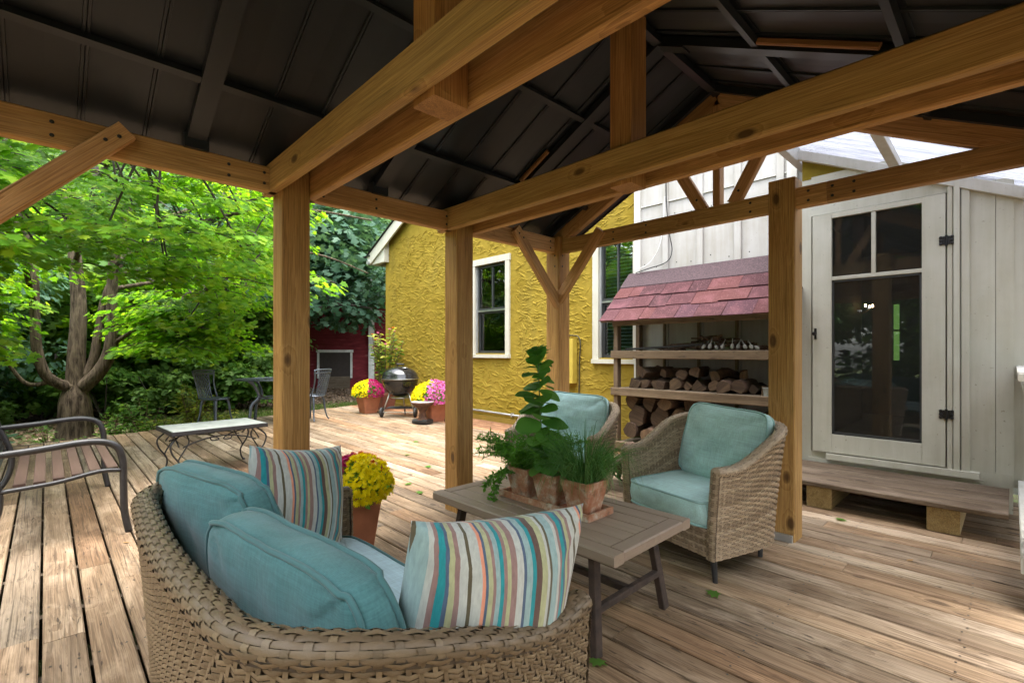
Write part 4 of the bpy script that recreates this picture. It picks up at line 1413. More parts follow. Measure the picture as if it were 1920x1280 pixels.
# local seat +Y faces the table, like world +Y
sc_ = box_cushion('seat_cushion', 1.24, 0.62, 0.10, 0.015, M['pale'], None, pose((LX, LY - 0.325, 0.375), 0, R_(90)), seed=3, wrinkle=0.003)
tag(sc_, 'pale blue seat cushion lying in the wicker loveseat', 'cushion')
bcl = box_cushion('back_cushion', 0.62, 0.48, 0.075, 0.085, M['teal'], None, pose((-1.78, 0.405, 0.620), R_(12), R_(9)), seed=5, wrinkle=0.009, sag=0.02, exp=4.0, back=0.6)
tag(bcl, 'plump teal back cushion standing beside the left striped pillow in the loveseat', 'cushion')
bcr = box_cushion('back_cushion', 0.70, 0.45, 0.085, 0.09, M['teal'], None, pose((-1.13, 0.408, 0.600), R_(7), R_(7)), seed=9, wrinkle=0.009, sag=0.022, exp=4.2, back=0.42)
tag(bcr, 'plump teal back cushion with piped edge beside the large striped pillow on the right arm', 'cushion')
bcl['label'] = 'plump teal back cushion at the far end of the loveseat, overlapped by its twin'
p1 = throw_pillow('throw_pillow', 0.45, 0.22, M['stripe'], None, pose((-1.96, 0.72, 0.625), R_(112), R_(-10), R_(10)), seed=2)
tag(p1, 'striped throw pillow with wide brown bands leaning on the far arm near the gazebo post', 'pillow')
p2 = throw_pillow('throw_pillow', 0.50, 0.22, M['stripe'], None, pose((-0.815, 0.71, 0.625), R_(86), R_(9), R_(8)), seed=4)
tag(p2, 'large teal, brown and cream striped throw pillow leaning on the loveseat arm by the table', 'pillow')

def armchair(loc, rz, label):
    c = thing('wicker_armchair', label, 'armchair', loc, rz, 'wicker armchairs facing the coffee table')
    wicker_seat(c, 0.70, 0.66, 0.25, 0.02, 0.615, 0.80, 0.07, 0.0145, 0.030, tone=(1.45, 1.48, 1.55), group=1)
    return c
FA = (-1.30, 2.94)
CA_ROT = R_(166.0)
def front_of(c, rz, d=0.36):
    return (c[0] - math.sin(rz) * d, c[1] + math.cos(rz) * d, 0)
chA = armchair(front_of((-1.31, 2.93), CA_ROT), CA_ROT, 'tan wicker armchair in front of the stained gazebo post by the porch door')
CB_ROT = R_(197.5)
chB = thing('wicker_armchair', 'tan wicker armchair half hidden behind the potted herbs on the table', 'armchair', front_of((-2.52, 3.04), CB_ROT), CB_ROT, 'wicker armchairs facing the coffee table')
for ch_ in list(chA.children):
    d_ = ch_.copy(); COL.objects.link(d_); d_.parent = chB
def chair_cushions(c, rz, which):
    f = front_of(c, rz)
    base = Matrix.Translation(f) @ Matrix.Rotation(rz, 4, 'Z')
    s = box_cushion('seat_cushion', 0.575, 0.62, 0.125, 0.018, M['teal'], None, base @ pose((0, -0.285, 0.358), 0, R_(90)), seed=12, wrinkle=0.004, color=(6.2, 3.7, 3.55))
    tag(s, 'pale teal seat cushion in the wicker armchair ' + which, 'cushion')
    b = box_cushion('back_cushion', 0.56, 0.48, 0.07, 0.075, M['teal'], None, base @ pose((0.0, -0.52, 0.64), 0, R_(15), R_(-3)), seed=17, wrinkle=0.012, exp=6.0, color=(6.2, 3.7, 3.55), sag=0.015)
    tag(b, 'plump pale teal back cushion in the wicker armchair ' + which, 'cushion')
chair_cushions((-1.31, 2.93), CA_ROT, 'by the porch door post')
chair_cushions((-2.52, 3.04), CB_ROT, 'behind the potted herbs')

# ------------------------------------------------------------------ coffee table
ct = thing('coffee_table', 'taupe slatted coffee table on splayed dark metal legs in front of the loveseat', 'coffee table', (-1.645, 1.86, 0))
tx0, tx1, ty0, ty1, tzp = -2.24, -1.05, 1.55, 2.17, 0.445
fw_ = 0.07
for (a, b) in (((tx0, ty0 + fw_ / 2), (tx1, ty0 + fw_ / 2)), ((tx0, ty1 - fw_ / 2), (tx1, ty1 - fw_ / 2))):
    timber('frame_rail', (a[0], a[1], tzp - 0.0225), (b[0], b[1], tzp - 0.0225), fw_, 0.045, M['tablewood'], ct)
for x in (tx0 + fw_ / 2, tx1 - fw_ / 2):
    timber('frame_rail', (x, ty0 + fw_ + 0.001, tzp - 0.0225), (x, ty1 - fw_ - 0.001, tzp - 0.0225), fw_, 0.045, M['tablewood'], ct)
ns = 5
sw = (ty1 - ty0 - 2 * fw_ - 0.006) / ns
for k in range(ns):
    y = ty0 + fw_ + 0.003 + sw * (k + 0.5)
    timber('slat', (tx0 + fw_ + 0.002, y, tzp - 0.016), (tx1 - fw_ - 0.002, y, tzp - 0.016), sw - 0.005, 0.03, M['tablewood'], ct, ch=0.003)
for sx, x in ((-1, tx0 + 0.16), (1, tx1 - 0.16)):
    for sy, y in ((-1, ty0 + 0.09), (1, ty1 - 0.09)):
        MB().bar((x, y, tzp - 0.046), (x + sx * 0.05, y + sy * 0.05, 0.0), 0.032, 0.045, up=(0, 1, 0), ch=0.003).build('leg', M['rustiron'], ct, I4, color=(0.45, 0.6, 0.75))
    MB().bar((x + sx * 0.03, ty0 + 0.055, 0.17), (x + sx * 0.03, ty1 - 0.055, 0.17), 0.03, 0.03, ch=0.003).build('stretcher', M['rustiron'], ct, I4, color=(0.45, 0.6, 0.75))
MB().bar((tx0 + 0.13, (ty0 + ty1) / 2, 0.17), (tx1 - 0.13, (ty0 + ty1) / 2, 0.17), 0.03, 0.03, ch=0.003).build('stretcher', M['rustiron'], ct, I4, color=(0.45, 0.6, 0.75))

# ------------------------------------------------------------------ herb pots on a tray
tray = MB()
X0, X1, Y0, Y1, Z0 = -1.935, -1.335, 1.77, 1.965, tzp + 0.001
tray.box(((X0 + X1) / 2, (Y0 + Y1) / 2, Z0 + 0.005), (X1 - X0, Y1 - Y0, 0.010))
tray.box(((X0 + X1) / 2, Y0 + 0.006, Z0 + 0.021), (X1 - X0, 0.012, 0.022)); tray.box(((X0 + X1) / 2, Y1 - 0.006, Z0 + 0.021), (X1 - X0, 0.012, 0.022))
tray.box((X0 + 0.006, (Y0 + Y1) / 2, Z0 + 0.0212), (0.012, Y1 - Y0 - 0.024, 0.022)); tray.box((X1 - 0.006, (Y0 + Y1) / 2, Z0 + 0.0212), (0.012, Y1 - Y0 - 0.024, 0.022))
tag(tray.build('plant_tray', M['oldpot']), 'long worn terracotta tray under the three herb pots on the table', 'tray')
PZ = Z0 + 0.010
def herb_pot(x, label):
    h = thing('potted_herb', label, 'potted plant', (x, 1.868, PZ), R_(random.uniform(-3, 3)))
    MB().sqpot(0.115, 0.162, 0.155, 0.012, rim=0.004, rimh=0.03).build('pot', M['oldpot'], h)
    MB().box((0, 0, 0.125), (0.135, 0.135, 0.02)).build('soil', M['soil'], h)
    return h
def ribbon_mesh(name, mat, N, fn, segs=6):
    """N curved blades; fn(k) -> (root, direction, length, width, droop)"""
    Vs = []
    for k in range(N):
        p, d, L, w, droop = fn(k)
        p = np.array(p, float); d = np.array(d, float); d /= np.linalg.norm(d)
        side = np.cross(d, [0, 0, 1.0]); 
        if np.linalg.norm(side) < 1e-3: side = np.array([1.0, 0, 0])
        side /= np.linalg.norm(side)
        a = RNG.uniform(0, 3.14)
        side = side * math.cos(a) + np.cross(d, side) * math.sin(a)
        q = p.copy()
        for i in range(segs + 1):
            t = i / segs
            ww = w * (1 - 0.85 * t)
            Vs.append(q - side * ww / 2); Vs.append(q + side * ww / 2)
            d2 = d + np.array([0, 0, -droop * t * t * 2.0])
            d2 /= np.linalg.norm(d2)
            q = q + d2 * L / segs
    fs = [(2 * i, 2 * i + 1, 2 * i + 3, 2 * i + 2) for i in range(segs)]
    return fast_mesh(name, np.array(Vs), fs, N, mat)
# chives
h3 = herb_pot(-1.435, 'square terracotta pot of drooping grassy chives at the tray end')
def chive(k):
    a = RNG.uniform(0, 2 * math.pi); r = 0.06 * math.sqrt(RNG.uniform())
    out = RNG.uniform(0.1, 1.0)
    return ((r * math.cos(a), r * math.sin(a), 0.13), (out * math.cos(a), out * math.sin(a), 1.0), RNG.uniform(0.18, 0.40), 0.0042, RNG.uniform(0.5, 2.0))
stuff(obj_of('foliage', ribbon_mesh('chives', M['chive'], 950, chive, 7), h3))
# tall leafy herb
h2 = herb_pot(-1.630, 'square terracotta pot with one tall spire of big round green leaves')
stem = bezier([(-0.02, 0, 0.12), (-0.07, -0.01, 0.3), (-0.10, 0.0, 0.5), (-0.12, 0.01, 0.68), (-0.125, 0.01, 0.79)], 6)
MB().tube(stem, [0.006 * (1 - 0.7 * i / (len(stem) - 1)) for i in range(len(stem))], 7).build('stem', M['stem'], h2, smooth=True)
bigm = []
BIG = [(0, 0, 0)]
NB = 7
for i in range(NB):
    t = i / (NB - 1)
    ww = 0.46 * math.sin(math.pi * (0.08 + 0.86 * t)) ** 0.8
    BIG += [(-ww, 0.08 + 0.9 * t, 0.10 * ww - 0.10 * t * t), (0, 0.08 + 0.95 * t, -0.10 * t * t), (ww, 0.08 + 0.9 * t, 0.10 * ww - 0.10 * t * t)]
BIG_F = [(0, 2, 1), (0, 3, 2)]
for i in range(NB - 1):
    b = 1 + i * 3
    BIG_F += [(b, b + 1, b + 4, b + 3), (b + 1, b + 2, b + 5, b + 4)]
P, D, Nn, S = [], [], [], []
ang = 0.0
for k in range(60):
    t = 0.10 + 0.90 * (k / 59) ** 0.8
    i = min(len(stem) - 1, int(t * (len(stem) - 1)))
    p = stem[i]
    ang += 2.4
    sz = (0.150 * (1 - t) ** 0.5 + 0.022) * random.uniform(0.8, 1.15)
    el = random.uniform(-0.75, 0.1) + 0.9 * t * t
    P.append(tuple(p)); D.append((math.cos(ang), math.sin(ang), el)); Nn.append((0.5 * math.cos(ang) + random.uniform(-.3, .5), 0.5 * math.sin(ang) + random.uniform(-.6, .1), 0.8)); S.append(sz)
for k in range(26):
    a = random.uniform(0, 6.28)
    P.append((random.uniform(-.05, .05), random.uniform(-.05, .05), 0.13 + random.uniform(0, 0.10))); D.append((math.cos(a), math.sin(a), random.uniform(0.0, 0.9))); Nn.append((0, -.3, 1)); S.append(random.uniform(0.05, 0.10))
lf = obj_of('leaves', leaves('big_leaves', M['herb'], np.array(P), np.array(D), np.array(Nn), np.array(S), BIG, BIG_F), h2)
lf.data.polygons.foreach_set('use_smooth', [True] * len(lf.data.polygons))
stuff(lf)
# feathery herb
h1 = herb_pot(-1.822, 'square terracotta pot of feathery bright green herb trailing over the tray')
def feathery(n, centre, spread, hmin, hmax):
    P, D, Nn, S = [], [], [], []
    st_ = MB()
    for k in range(n):
        a = random.uniform(0, 6.28)
        r = spread * math.sqrt(random.random())
        L = random.uniform(hmin, hmax)
        p = Vector((centre[0] + 0.4 * r * math.cos(a), centre[1] + 0.4 * r * math.sin(a), centre[2]))
        d = Vector((0.6 * math.cos(a) * random.random(), 0.6 * math.sin(a) * random.random(), 1)).normalized()
        pts = [p.copy()]
        for i in range(8):
            d = (d + Vector((0.10 * math.cos(a), 0.10 * math.sin(a), -0.12))).normalized()
            p = p + d * L / 8
            pts.append(p.copy())
            for q in range(9):
                dd = Vector((random.gauss(0, 1), random.gauss(0, 1), random.gauss(0.2, 0.7))).normalized()
                P.append(tuple(p)); D.append(tuple(dd)); Nn.append((random.gauss(0, 1), random.gauss(0, 1), 1)); S.append(random.uniform(0.018, 0.04))
        st_.tube(pts, 0.0012, 4)
    return np.array(P), np.array(D), np.array(Nn), np.array(S), st_
P, D, Nn, S, st_ = feathery(110, (0, 0, 0.12), 0.09, 0.16, 0.36)
NEED = [(-0.06, 0, 0), (0.06, 0, 0), (0.05, 0.5, 0), (0, 1, 0), (-0.05, 0.5, 0)]
stuff(obj_of('foliage', leaves('feathers', M['dill'], P, D, Nn, S, [(x * 1.6, y, z) for x, y, z in NEED], [(0, 1, 2, 3, 4)]), h1))
st_.build('stems', M['stem'], h1)
P, D, Nn, S = [], [], [], []
st_ = MB()
for k in range(7):                                     # trailing sprig over the tray edge and one reaching left
    base = Vector((-0.05 + 0.012 * k, -0.06, 0.13))
    pts = [base]
    p = base.copy(); d = Vector((-0.2, -0.9, 0.5)).normalized() if k < 4 else Vector((-0.9, -0.35, 0.3)).normalized()
    L = 0.24 if k < 4 else 0.26
    for i in range(10):
        d = (d + Vector((0, 0, -0.34 if k < 4 else -0.15))).normalized()
        p = p + d * L / 10
        pts.append(p.copy())
        for q in range(5):
            P.append(tuple(p)); D.append((random.gauss(0, 1), random.gauss(0, 1), random.gauss(0, .6))); Nn.append((random.gauss(0, 1), random.gauss(0, 1), 1)); S.append(random.uniform(0.016, 0.035))
    st_.tube(pts, 0.0014, 4)
stuff(obj_of('trailing_sprigs', leaves('sprigs', M['dill'], np.array(P), np.array(D), np.array(Nn), np.array(S), OVAL, OVAL_F), h1))
st_.build('stems', M['stem'], h1)

# ------------------------------------------------------------------ flower pots
def blossom_template(n=9):
    V = [(0, 0, 0.10)]
    F = []
    for k in range(n):
        a = 2 * math.pi * k / n
        b = a + 2 * math.pi / n * 0.5
        V += [(0.5 * math.cos(a), 0.5 * math.sin(a), 0.26), (0.22 * math.cos(b), 0.22 * math.sin(b), 0.02)]
    for k in range(n):
        F.append((0, 1 + (2 * k - 1) % (2 * n), 1 + 2 * k, 2 + 2 * k))
    return V, F
BLO, BLO_F = blossom_template()
def mum_pot(loc, label, R, heads, pot_h, pot_w, top_w, colors, extra=None):
    """colors: list of (centre azimuth, material); the dome is split between them"""
    t = thing('mum_pot', label, 'flower pot', loc)
    MB().sqpot(pot_w, top_w, pot_h, 0.012, rim=0.006, rimh=0.05).build('pot', M['terracotta'], t)
    MB().box((0, 0, pot_h - 0.04), (top_w - 0.03, top_w - 0.03, 0.02)).build('soil', M['soil'], t)
    cen = np.array([0, 0, pot_h + 0.02])
    n = 900
    u = RNG.normal(size=(n, 3)); u /= np.linalg.norm(u, axis=1, keepdims=True); u[:, 2] = np.abs(u[:, 2]) * 1.1 - 0.25
    P = cen + u * np.array([R, R, R * 0.85]) * RNG.uniform(0.5, 0.95, (n, 1))
    stuff(obj_of('foliage', leaves('mum_leaves', M['herb'], P, u + RNG.normal(0, 0.5, (n, 3)), u + RNG.normal(0, 0.5, (n, 3)), RNG.uniform(0.03, 0.06, n), OVAL, OVAL_F), t))
    u = RNG.normal(size=(heads * 3, 3)); u /= np.linalg.norm(u, axis=1, keepdims=True)
    u = u[u[:, 2] > -0.22][:heads]
    az = np.arctan2(u[:, 1], u[:, 0])
    own = np.zeros(len(u), int)
    wob = RNG.normal(0, 0.09, len(u))
    score = np.stack([np.cos(az - a) * np.linalg.norm(u[:, :2], axis=1) * wgt + wob + base for a, m, wgt, base in colors])
    own = np.argmax(score, 0)
    for k, (a, m, wgt, base) in enumerate(colors):
        q = u[own == k]
        if len(q) == 0:
            continue
        lump = 1 + 0.06 * np.sin(q[:, :1] * 7 + k) + RNG.normal(0, 0.02, (len(q), 1))
        Pq = cen + q * np.array([R, R, R * 0.85]) * lump
        rnd_d = RNG.normal(size=q.shape)
        stuff(obj_of('blossoms', leaves('blossoms', M[m], Pq, rnd_d, q + RNG.normal(0, 0.2, q.shape), RNG.uniform(0.033, 0.046, len(q)) * (R / 0.23) ** 0.5, BLO, BLO_F), t))
    return t
# azimuths: camera sits towards +x,-y from these pots
mum_pot((-2.80, 1.36, 0), 'terracotta pot of yellow and magenta mums beside the loveseat and gazebo post', 0.225, 1400, 0.37, 0.17, 0.25,
        [(R_(15), 'yellow', 1.0, 0.06), (R_(245), 'magenta', 1.0, 0.10), (R_(140), 'orange', 1.0, 0.05), (R_(75), 'magenta', 0.8, -0.12)])
mum_pot((-9.02, 4.68, 0), 'terracotta pot of yellow and magenta mums left of the kettle grill', 0.30, 1000, 0.38, 0.26, 0.38,
        [(R_(245), 'yellow', 1.0, 0.05), (R_(60), 'magenta', 1.0, 0.05)])
mum_pot((-7.18, 4.98, 0), 'terracotta pot of yellow and pink mums right of the kettle grill', 0.36, 1100, 0.38, 0.28, 0.42,
        [(R_(225), 'yellow', 1.0, 0.02), (R_(20), 'pink', 1.0, 0.14)])

# tall zinnias in a pot behind the grill
zt = thing('zinnia_pot', 'tall leafy zinnias in a dark pot by the corner of the yellow house', 'potted plant', (-9.35, 5.25, 0))
MB().sqpot(0.26, 0.36, 0.36, 0.012, rim=0.006, rimh=0.05).build('pot', M['terracotta'], zt, color=(0.5, 0.5, 0.6))
P, D, Nn, S = [], [], [], []
fl = []
stz = MB()
for k in range(26):
    a = random.uniform(0, 6.28); r = random.uniform(0, 0.14)
    top = Vector((math.cos(a) * random.uniform(0.05, 0.46), math.sin(a) * random.uniform(0.05, 0.42), random.uniform(1.25, 1.78)))
    b0 = Vector((r * math.cos(a), r * math.sin(a), 0.33))
    pts = [b0.lerp(top, i / 7) + Vector((0.02 * math.sin(i + k), 0.02 * math.cos(i * 1.3 + k), 0)) for i in range(8)]
    stz.tube(pts, 0.006, 5)
    for i in range(30):
        t = random.uniform(0.22, 1)
        p = b0.lerp(top, t)
        aa = random.uniform(0, 6.28)
        P.append(tuple(p)); D.append((math.cos(aa), math.sin(aa), random.uniform(-0.3, 0.5))); Nn.append((random.gauss(0, .4), random.gauss(0, .4), 1)); S.append(random.uniform(0.07, 0.14))
    fl.append(pts[-1])
stz.build('stems', M['brownstem'], zt)
P = np.array(P); D = np.array(D); Nn = np.array(Nn); S = np.array(S)
kk = RNG.random(len(P)) < 0.55
stuff(obj_of('foliage', leaves('zl', M['yellowleaf'], P[kk], D[kk], Nn[kk], S[kk], OVAL, OVAL_F), zt))
stuff(obj_of('foliage', leaves('zl', M['midleaf'], P[~kk], D[~kk], Nn[~kk], S[~kk], OVAL, OVAL_F), zt))
for k, p in enumerate(fl[:14]):
    n = 2
    Pq = np.array([tuple(p), (p.x, p.y, p.z + 0.01)])
    obj_of('blossom', leaves('zb', M['pink' if k % 3 else 'orange'], Pq, np.array([[1, 0, 0], [0.7, 0.7, 0]]), np.array([[0, 0, 1], [0.1, 0, 1]]), np.array([0.085, 0.06]), BLO, BLO_F), zt)

# ------------------------------------------------------------------ kettle grill
gx, gy = -8.10, 4.86
gr = thing('kettle_grill', 'black enamel kettle grill on aluminium tripod legs against the yellow wall', 'grill', (gx, gy, 0), R_(44))
RB = 0.335
bowl = [(RB * math.sin(a), 0.62 + 0.02 - RB * 0.98 * math.cos(a) + 0.06) for a in np.linspace(0.02, math.pi / 2, 14)]
MB().lathe(bowl + [(RB + 0.008, 0.70), (RB + 0.008, 0.715)], 40).build('bowl', M['enamel'], gr, smooth=True)
lid = [(RB + 0.010, 0.712), (RB + 0.012, 0.74)] + [(RB * 1.0 * math.cos(a), 0.74 + RB * 0.62 * math.sin(a)) for a in np.linspace(0.05, math.pi / 2 - 0.02, 14)]
lidp = MB().lathe(lid, 40).build('lid', M['enamel'], gr, smooth=True)
MB().lathe([(RB + 0.013, 0.708), (RB + 0.018, 0.714), (RB + 0.013, 0.724)], 40).build('rim_band', M['alu'], gr, smooth=True)
hnd = MB()
hnd.tube([(-0.05, 0, 0.94), (-0.05, 0, 0.985)], 0.007, 6); hnd.tube([(0.05, 0, 0.94), (0.05, 0, 0.985)], 0.007, 6); hnd.tube([(-0.075, 0, 0.99), (0.075, 0, 0.99)], 0.017, 10)
hnd.build('lid_handle', M['rubber'], gr, smooth=True)
MB().lathe([(0.0, 0.008), (0.05, 0.006), (0.055, 0.0)], 16, (0.12, -0.10, 0.925)).build('lid_vent', M['alu'], gr, smooth=True)
lg = [((-0.16, -0.08, 0.50), (-0.30, -0.12, 0.09)), ((0.16, -0.08, 0.50), (0.30, -0.12, 0.09)), ((0.0, 0.18, 0.50), (0.0, 0.36, 0.0))]
for a, b in lg:
    MB().tube([a, b], 0.015, 10).build('leg', M['alu'], gr, smooth=True)
for s in (-1, 1):
    wl = MB().lathe([(0.02, -0.028), (0.07, -0.026), (0.088, -0.02), (0.092, 0.0), (0.088, 0.02), (0.07, 0.026), (0.02, 0.028)], 24)
    o = wl.build('wheel', M['rubber'], gr, smooth=True)
    o.matrix_basis = Matrix.Translation((s * 0.32, -0.13, 0.092)) @ Matrix.Rotation(R_(90), 4, 'Y')
MB().tube([(-0.30, -0.13, 0.092), (0.30, -0.13, 0.092)], 0.008, 8).build('axle', M['alu'], gr)
MB().lathe([(0.0, 0.28), (0.16, 0.285), (0.19, 0.30), (0.195, 0.305), (0.19, 0.297), (0.16, 0.28), (0.0, 0.275)], 28, (0, 0.02, 0.06)).build('ash_pan', M['alu'], gr, smooth=True)
rk_ = MB()
for k in range(6):
    rk_.tube([(-0.26, -0.08 + 0.06 * k, 0.16), (0.26, -0.08 + 0.06 * k, 0.16)], 0.006, 6)
rk_.tube([(-0.26, -0.1, 0.16), (-0.05, 0.30, 0.16)], 0.007, 6); rk_.tube([(0.26, -0.1, 0.16), (0.05, 0.30, 0.16)], 0.007, 6)
rk_.build('bottom_rack', M['iron'], gr)
# small cast iron pedestal grate in front of the pink mums
pg = thing('cast_iron_hibachi', 'small rusty cast iron pedestal grate standing in front of the pink mums', 'fire bowl', (-6.98, 4.62, 0), R_(20))
MB().bar((-0.15, 0, 0.045), (0.15, 0, 0.045), 0.20, 0.07, ch=0.02).build('base', M['iron'], pg)
MB().lathe([(0.10, 0.075), (0.065, 0.11), (0.055, 0.20), (0.09, 0.27), (0.16, 0.32), (0.195, 0.36), (0.19, 0.375), (0.15, 0.34), (0.0, 0.31)], 24).build('bowl', M['rustiron'], pg, smooth=True)
gt = MB()
for k in range(-5, 6):
    hw = math.sqrt(max(0.0, 0.19 ** 2 - (k * 0.033) ** 2))
    gt.tube([(-hw, k * 0.033, 0.375), (hw, k * 0.033, 0.375)], 0.005, 6)
gt.build('grate', M['alu'], pg)
# ------------------------------------------------------------------ metal bench with wooden slats
bn = thing('garden_bench', 'black metal framed bench with red brown slat seat and woven back', 'bench', (-4.95, 0.1, 0), R_(0))
bx0, bx1 = -4.18, -5.72
for x in (bx0, bx1):
    # arm and front leg in one bent bar, seat side bar, rear leg running up into the back
    arm = bezier([(x, -0.30, 0.60), (x, -0.05, 0.615), (x, 0.20, 0.635), (x, 0.33, 0.60), (x, 0.375, 0.50), (x, 0.38, 0.35), (x, 0.385, 0.15), (x, 0.41, 0.0)], 6)
    MB().tube(arm, 0.017, 8, flat=1.25).build('arm', M['iron'], bn, I4, smooth=True)
    sidebar = bezier([(x, -0.20, 0.385), (x, 0.05, 0.40), (x, 0.25, 0.435), (x, 0.37, 0.425)], 5)
    MB().tube(sidebar, 0.014, 8).build('side_rail', M['iron'], bn, I4, smooth=True)
    rear = bezier([(x, -0.36, 0.0), (x, -0.24, 0.16), (x, -0.20, 0.36), (x, -0.27, 0.60), (x, -0.38, 0.95)], 6)
    MB().tube(rear, 0.017, 8, flat=1.2).build('rear_leg', M['iron'], bn, I4, smooth=True)
for k in range(6):
    y = -0.115 + 0.088 * k
    z = 0.403 + 0.0 + (0.035 * max(0, (y - 0.0) / 0.3) if y < 0.3 else 0.032)
    timber('seat_slat', (bx0 - 0.005, y, z + 0.008), (bx1 + 0.005, y, z + 0.008), 0.056, 0.016, M['slat'], bn, ch=0.003)
bkm = MB()
for k in range(26):
    zz = 0.44 + k * 0.019
    yy = -0.235 - (zz - 0.42) * 0.28
    bkm.bar((bx0 - 0.02, yy + (0.004 if k % 2 else -0.004), zz), (bx1 + 0.02, yy + (0.004 if k % 2 else -0.004), zz), 0.004, 0.014)
for k in range(64):
    x = bx0 - 0.03 + (bx1 - bx0 + 0.06) * k / 63
    bkm.bar((x, -0.235, 0.42), (x, -0.235 - 0.52 * 0.28, 0.94), 0.012, 0.004, up=(0, 1, 0))
stuff(bkm.build('woven_back', M['iron'], bn, I4))
MB().tube([(bx0, -0.38, 0.95), (bx1, -0.38, 0.95)], 0.017, 8).build('back_rail', M['iron'], bn, I4, smooth=True)
MB().tube([(bx0, -0.24, 0.42), (bx1, -0.24, 0.42)], 0.014, 8).build('back_rail', M['iron'], bn, I4, smooth=True)

# ------------------------------------------------------------------ wrought iron side table with stone top
tt = thing('iron_side_table', 'wrought iron side table with pale slate top and curled legs on the deck', 'side table', (-5.80, 1.26, 0), R_(4))
tl, tw, th_ = 0.86, 0.60, 0.47                         # along local y, along local x, height
MB().bar((0, -tl / 2 + 0.012, th_ - 0.012), (0, tl / 2 - 0.012, th_ - 0.012), tw - 0.024, 0.02, ch=0.003).build('stone_top', M['stone'], tt)
fr = MB()
for s in (-1, 1):
    fr.bar((s * (tw / 2 - 0.006), -tl / 2, th_ - 0.024), (s * (tw / 2 - 0.006), tl / 2, th_ - 0.024), 0.012, 0.042, ch=0.003)
    fr.bar((-tw / 2 + 0.012, s * (tl / 2 - 0.006), th_ - 0.024), (tw / 2 - 0.012, s * (tl / 2 - 0.006), th_ - 0.024), 0.012, 0.042, ch=0.003)
fr.build('top_frame', M['iron'], tt)
for sx in (-1, 1):
    for sy in (-1, 1):
        cx, cy = sx * (tw / 2 - 0.05), sy * (tl / 2 - 0.07)
        a = bezier([(cx * 0.85, cy - sy * 0.02, th_ - 0.045), (cx, cy + sy * 0.065, th_ - 0.13), (cx, cy + sy * 0.055, th_ - 0.22), (cx, cy - sy * 0.01, 0.14), (cx, cy - sy * 0.005, 0.05), (cx, cy + sy * 0.02, 0.01)], 6)
        MB().tube(a, 0.0085, 7).build('leg', M['iron'], tt, smooth=True)
        b = bezier([(cx, cy - sy * 0.06, th_ - 0.045), (cx, cy - sy * 0.08, th_ - 0.12), (cx, cy - sy * 0.04, th_ - 0.2), (cx, cy - sy * 0.0, th_ - 0.27), (cx, cy + sy * 0.005, 0.16)], 6)
        MB().tube(b, 0.007, 7).build('leg_scroll', M['iron'], tt, smooth=True)
        MB().lathe([(0.0, 0.0), (0.016, 0.004), (0.018, 0.012), (0.01, 0.022), (0.0, 0.025)], 10, (cx, cy + sy * 0.02, 0)).build('foot', M['iron'], tt, smooth=True)
for sx in (-1, 1):
    x = sx * (tw / 2 - 0.05)
    arc = [(x, y, th_ - 0.09 - 0.13 * (abs(y) / (tl / 2)) ** 2) for y in np.linspace(-tl / 2 + 0.10, tl / 2 - 0.10, 20)]
    MB().tube(arc, 0.007, 7).build('arch', M['iron'], tt, smooth=True)
    sc1 = bezier([(x, -0.22, th_ - 0.05), (x, -0.10, th_ - 0.07), (x, -0.02, th_ - 0.12), (x, -0.08, th_ - 0.13), (x, -0.10, th_ - 0.10)], 5)
    MB().tube(sc1, 0.006, 6).build('scroll', M['iron'], tt, smooth=True)
    MB().tube([(p[0], -p[1], p[2]) for p in sc1], 0.006, 6).build('scroll', M['iron'], tt, smooth=True)
for sy in (-1, 1):
    y = sy * (tl / 2 - 0.07)
    arc = [(xx, y, th_ - 0.08 - 0.12 * (abs(xx) / (tw / 2)) ** 2) for xx in np.linspace(-tw / 2 + 0.06, tw / 2 - 0.06, 16)]
    MB().tube(arc, 0.007, 7).build('arch', M['iron'], tt, smooth=True)

